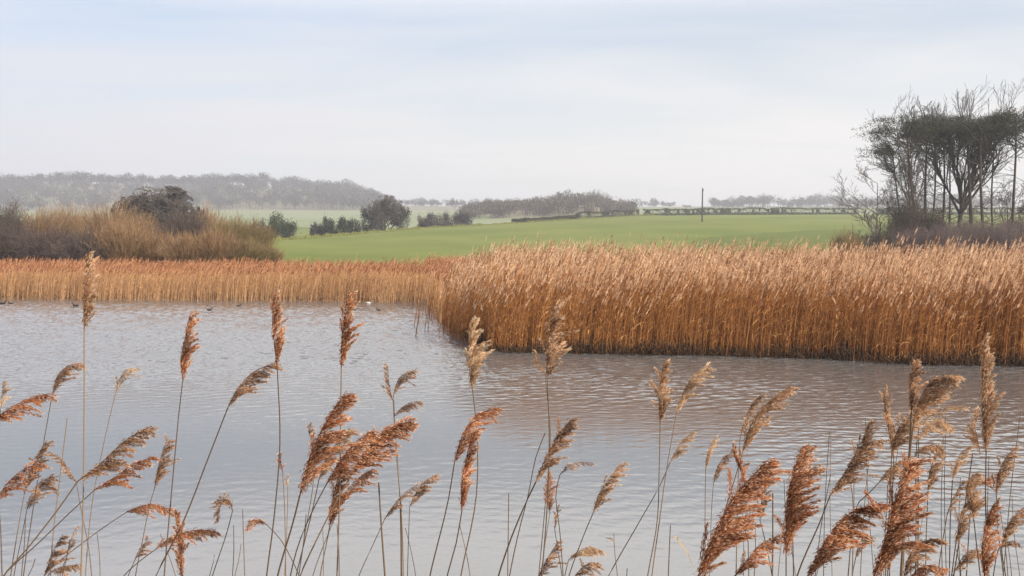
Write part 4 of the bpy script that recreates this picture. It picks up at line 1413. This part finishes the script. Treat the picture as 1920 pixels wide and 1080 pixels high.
R_('slender tan plume with a curled tip left of the right cluster', 't', 16, 1, [(1676, 860), (1668, 815), (1660, 775), (1657, 732)], [(1676, 860), (1672, 950), (1664, 1082)], d=2.8, lobes=24)
R_('rounded tan plume in the middle of the right cluster', 't', 40, 1, [(1672, 850), (1680, 815), (1695, 790), (1716, 778)], [(1672, 850), (1668, 950), (1660, 1082)], d=2.7, lobes=26, dens=1.2)
R_('pale wisp blown right over the dark ripples', 'p', 14, 1, [(1722, 800), (1748, 778), (1775, 764), (1812, 762)], [(1722, 800), (1722, 900), (1720, 1082)], d=3.0, lobes=14, dens=0.6)
R_('pale drooping plume under the wisp over the dark ripples', 'p', 34, 1, [(1718, 830), (1736, 800), (1758, 786), (1786, 800)], [(1718, 830), (1722, 940), (1720, 1082)], d=2.9, lobes=18, dens=0.8)
R_('reddish tan plume drooping at the right of the right cluster', 't', 26, 1, [(1716, 850), (1735, 838), (1756, 834), (1772, 848)], [(1716, 850), (1718, 950), (1716, 1082)], d=2.7, lobes=20)
R_('tan plume hanging straight, alone between cluster and tallest right plume', 't', 24, 1, [(1740, 922), (1742, 890), (1750, 865), (1760, 838)], [(1740, 922), (1737, 1000), (1735, 1082)], d=2.9, lobes=22)
R_('tan plume reaching right behind the huge rust one', 't', 30, 1, [(1648, 905), (1665, 882), (1682, 868), (1704, 858)], [(1648, 905), (1620, 935), (1602, 960), (1590, 1082)], d=2.8, lobes=18)
R_('tallest pinkish plume near the right edge', 't', 32, 1, [(1849, 848), (1843, 780), (1842, 705), (1844, 634)], [(1849, 848), (1848, 940), (1852, 1082)], d=2.4, lobes=40, dens=1.4)
R_('tan plume leaning against the left foot of the tallest pinkish one', 't', 24, -1, [(1838, 850), (1832, 820), (1828, 800), (1838, 770)], [(1824, 850), (1812, 930), (1788, 1082)], d=2.8, lobes=18)
R_('pale fluffy plume half hidden left of the tallest pinkish one', 'p', 24, 1, [(1786, 900), (1792, 870), (1802, 850), (1820, 836)], [(1786, 900), (1782, 970), (1780, 1082)], d=3.0, lobes=16)
R_('tan plume tilting right close to the right edge', 't', 28, 1, [(1868, 925), (1872, 890), (1884, 862), (1902, 840)], [(1868, 925), (1872, 1000), (1882, 1082)], d=2.8, lobes=22)
R_('golden tan plume clump low in front of the tallest pinkish stem', 't', 40, 1, [(1826, 975), (1818, 940), (1812, 915), (1826, 885)], [(1826, 975), (1832, 1030), (1838, 1082)], d=2.7, lobes=26, dens=1.2)
R_('brown plume crossing the golden tan clump on a thin diagonal stem', 'b', 28, 1, [(1792, 1020), (1798, 985), (1806, 955), (1822, 930)], [(1792, 1020), (1788, 1050), (1784, 1082)], d=2.7, lobes=22)
R_('rusty tan plume standing at the bottom near the right edge', 'r', 34, 1, [(1846, 1085), (1842, 1040), (1848, 985), (1866, 940)], [(1846, 1085), (1846, 1100), (1846, 1130)], d=2.4, lobes=32, dens=1.2)
R_('beige plume cut by the right edge low down', 't', 34, 1, [(1878, 1025), (1888, 990), (1905, 965), (1930, 945)], [(1878, 1025), (1880, 1050), (1886, 1082)], d=2.7, lobes=24)
R_('grey drooping wisp under the beige plume at the right edge', 'b', 16, 1, [(1872, 1030), (1885, 1018), (1900, 1014), (1914, 1022)], [(1872, 1030), (1866, 1055), (1862, 1084)], d=3.0, lobes=10, dens=0.7)
R_('brown plume curling right from the bottom edge, right of the huge rust one', 'b', 34, 1, [(1694, 1084), (1704, 1045), (1725, 1018), (1762, 1010)], [(1694, 1084), (1692, 1098), (1690, 1120)], d=2.6, lobes=26)
R_('rusty plume low at the bottom edge under the brown curling one', 'r', 26, 1, [(1700, 1092), (1722, 1068), (1745, 1060), (1772, 1068)], [(1700, 1092), (1698, 1102), (1696, 1125)], d=2.6, lobes=20)
R_('pale brown plume tilting right in the bottom right corner', 't', 28, 1, [(1790, 1072), (1802, 1050), (1815, 1035), (1836, 1030)], [(1790, 1072), (1784, 1084), (1780, 1110)], d=2.9, lobes=18)
R_('thin wisp beside the tan clump reaching left to the stems', 'b', 20, 1, [(1776, 965), (1785, 940), (1795, 920), (1806, 902)], [(1776, 965), (1765, 1030), (1758, 1082)], d=3.0, lobes=14, dens=0.7)
R_('reddish plume blown level towards the right edge', 'r', 20, 1, [(1826, 912), (1845, 900), (1862, 892), (1880, 888)], [(1826, 912), (1818, 980), (1812, 1082)], d=2.9, lobes=14)
R_('small rust tassel at the bottom beside the huge rust plume', 'r', 16, 0, [(1668, 1075), (1668, 1050), (1672, 1020)], [(1668, 1075), (1666, 1088), (1664, 1110)], d=2.5, lobes=12)
R_('grey wisp drooping right of the thick low rust plume', 'b', 22, 1, [(1604, 1048), (1610, 1022), (1620, 1008), (1636, 1006)], [(1604, 1048), (1600, 1066), (1598, 1084)], d=3.0, lobes=14, dens=0.7)
R_('slim tan plume rising behind the broad upright rust one', 't', 22, 1, [(1484, 930), (1500, 905), (1516, 885), (1532, 870)], [(1484, 930), (1486, 1000), (1488, 1082)], d=2.6, lobes=16)
# --- bare stems
G_B = 'bare reed stems in the foreground'
R_('thick bare broken stem right of the central cluster', None, 0, 1, None, [(710, 905), (716, 1000), (722, 1082)], d=2.6, thick=1.5, group=G_B)
R_('straight bare stem at the centre of the bottom edge', None, 0, 1, None, [(954, 925), (953, 1000), (952, 1082)], d=3.0, group=G_B)
R_('thick straight bare stem between biggest rust plume and broad upright one', None, 0, 1, None, [(1449, 925), (1449, 1000), (1448, 1082)], d=2.5, thick=1.3, group=G_B)
R_('tall thin bare stem leaning right of the left edge pair', None, 0, 1, None, [(126, 785), (112, 900), (100, 1000), (94, 1082)], d=3.2, group=G_B)
R_('bare stem left of the small rust tassel on its arching stem', None, 0, 1, None, [(455, 955), (457, 1020), (459, 1082)], d=3.2, thick=0.9, group=G_B)
R_('bare stem with a broken leaf bending right at the bottom, right of centre', None, 0, 1, None, [(1257, 985), (1255, 1030), (1253, 1082)], d=3.0, group=G_B, leaf=[(1257, 1012), (1268, 1006), (1276, 1020), (1288, 1035), (1302, 1072)])
R_('thin bare twig stem with a small side leaf near the bottom centre', None, 0, 1, None, [(1151, 1000), (1153, 1040), (1158, 1082)], d=3.2, thick=0.8, group=G_B, leaf=[(1152, 1016), (1144, 1010), (1133, 1008)])
R_('dark stem slanting behind the brown plume below the wide tan one', None, 0, 1, None, [(1022, 812), (1004, 860), (990, 930), (972, 1000), (955, 1082)], d=3.0, thick=1.0, group=G_B)
for (xa, ya, xb, lab) in [
        (48, 968, 40, 'short bare stem at the foot of the left edge pair'),
        (131, 1012, 116, 'short bare stem in the bottom left corner below the dark tassel'),
        (66, 1048, 52, 'stubby dark stem end at the very bottom left'),
        (182, 1000, 188, 'bare stem leaning left under the tallest plume'),
        (300, 1000, 330, 'pale bare stem crossing behind the bright rust plume'),
        (318, 1008, 342, 'second pale stem crossing behind the bright rust plume'),
        (402, 1040, 392, 'short bare stem left of the nodding brown plume'),
        (438, 985, 436, 'thin stem beside the nodding brown plume'),
        (452, 1020, 440, 'thin stem leaning right of the nodding brown plume'),
        (574, 965, 560, 'bare stem under the longest russet plume'),
        (605, 990, 606, 'pale straight stem under the central cluster'),
        (632, 985, 636, 'straight stem right under the bright hanging rust plume'),
        (760, 990, 780, 'faint stem leaning left below the low brown plume'),
        (862, 985, 882, 'bare stem leaning left below the hanging rust plume'),
        (1176, 1066, 1174, 'dark stub at the bottom edge right of the pale arching plume'),
        (1392, 960, 1394, 'bare stem just left of the grey brown tassel'),
        (1416, 975, 1414, 'bare stem under the tan part of the biggest plume'),
        (1601, 890, 1598, 'straight dark stem under the diagonal brown plume'),
        (1715, 860, 1722, 'dark straight stem right of the huge rust plume'),
        (1665, 905, 1652, 'dark stem passing behind the huge rust plume'),
        (1700, 970, 1708, 'stem leaning left beside the huge rust plume'),
        (1793, 1030, 1802, 'thin stem in front of the brown crossing plume'),
        (1876, 960, 1890, 'bare stem left of the beige plume at the right edge'),
        (1884, 990, 1897, 'second bare stem by the beige plume at the right edge'),
        (1640, 1040, 1644, 'short stem below the thick low rust plume'),
        (1536, 1050, 1530, 'short stem under the long thin brown plume'),
        (1470, 900, 1474, 'fine stem tip at the left of the broad upright rust plume')]:
    R_(lab, None, 0, 1, None, [(xa, ya), ((xa + xb) / 2 + 1.5, (ya + 1082) / 2), (xb, 1083)], thick=0.85, group=G_B)

rr_ = random.Random(5)
for i in range(16):
    xb = 1440 + 480 * (i + rr_.random()) / 16
    yt = 760 + 200 * rr_.random()
    xa = xb + rr_.uniform(-16, 34)
    R_('thin dark reed stem among the crowded plumes at the lower right', None, 0, 1, None, [(xa, yt), ((xa + xb) / 2 - 3, (yt + 1082) / 2), (xb, 1083)], thick=0.75, d=2.9 + rr_.random(), group='thin stems among the lower right plumes')

# ------------------------------------------------------------------ haze
HAZE_D = 0.0007
me = bpy.data.meshes.new('haze')
x0, x1, y0, y1, z0, z1 = -6200, 6200, -60, 3700, -60, 62
vv = [(x, y, z) for x in (x0, x1) for y in (y0, y1) for z in (z0, z1)]
ff = [(0, 1, 3, 2), (4, 6, 7, 5), (0, 4, 5, 1), (2, 3, 7, 6), (0, 2, 6, 4), (1, 5, 7, 3)]
me.from_pydata(vv, [], ff)
mh = bpy.data.materials.new('haze_air')
mh.use_nodes = True
nn = mh.node_tree.nodes
nn.remove(nn['Principled BSDF'])
pv = nn.new('ShaderNodeVolumePrincipled')
pv.inputs['Color'].default_value = (0.93, 0.95, 1.0, 1)
pv.inputs['Density'].default_value = HAZE_D
pv.inputs['Anisotropy'].default_value = 0.3
mh.node_tree.links.new(pv.outputs[0], nn['Material Output'].inputs['Volume'])
me.materials.append(mh)
hz = bpy.data.objects.new('haze', me)
COL.objects.link(hz)
tag(hz, 'pale damp air between the pond and the far hills', kind='stuff')
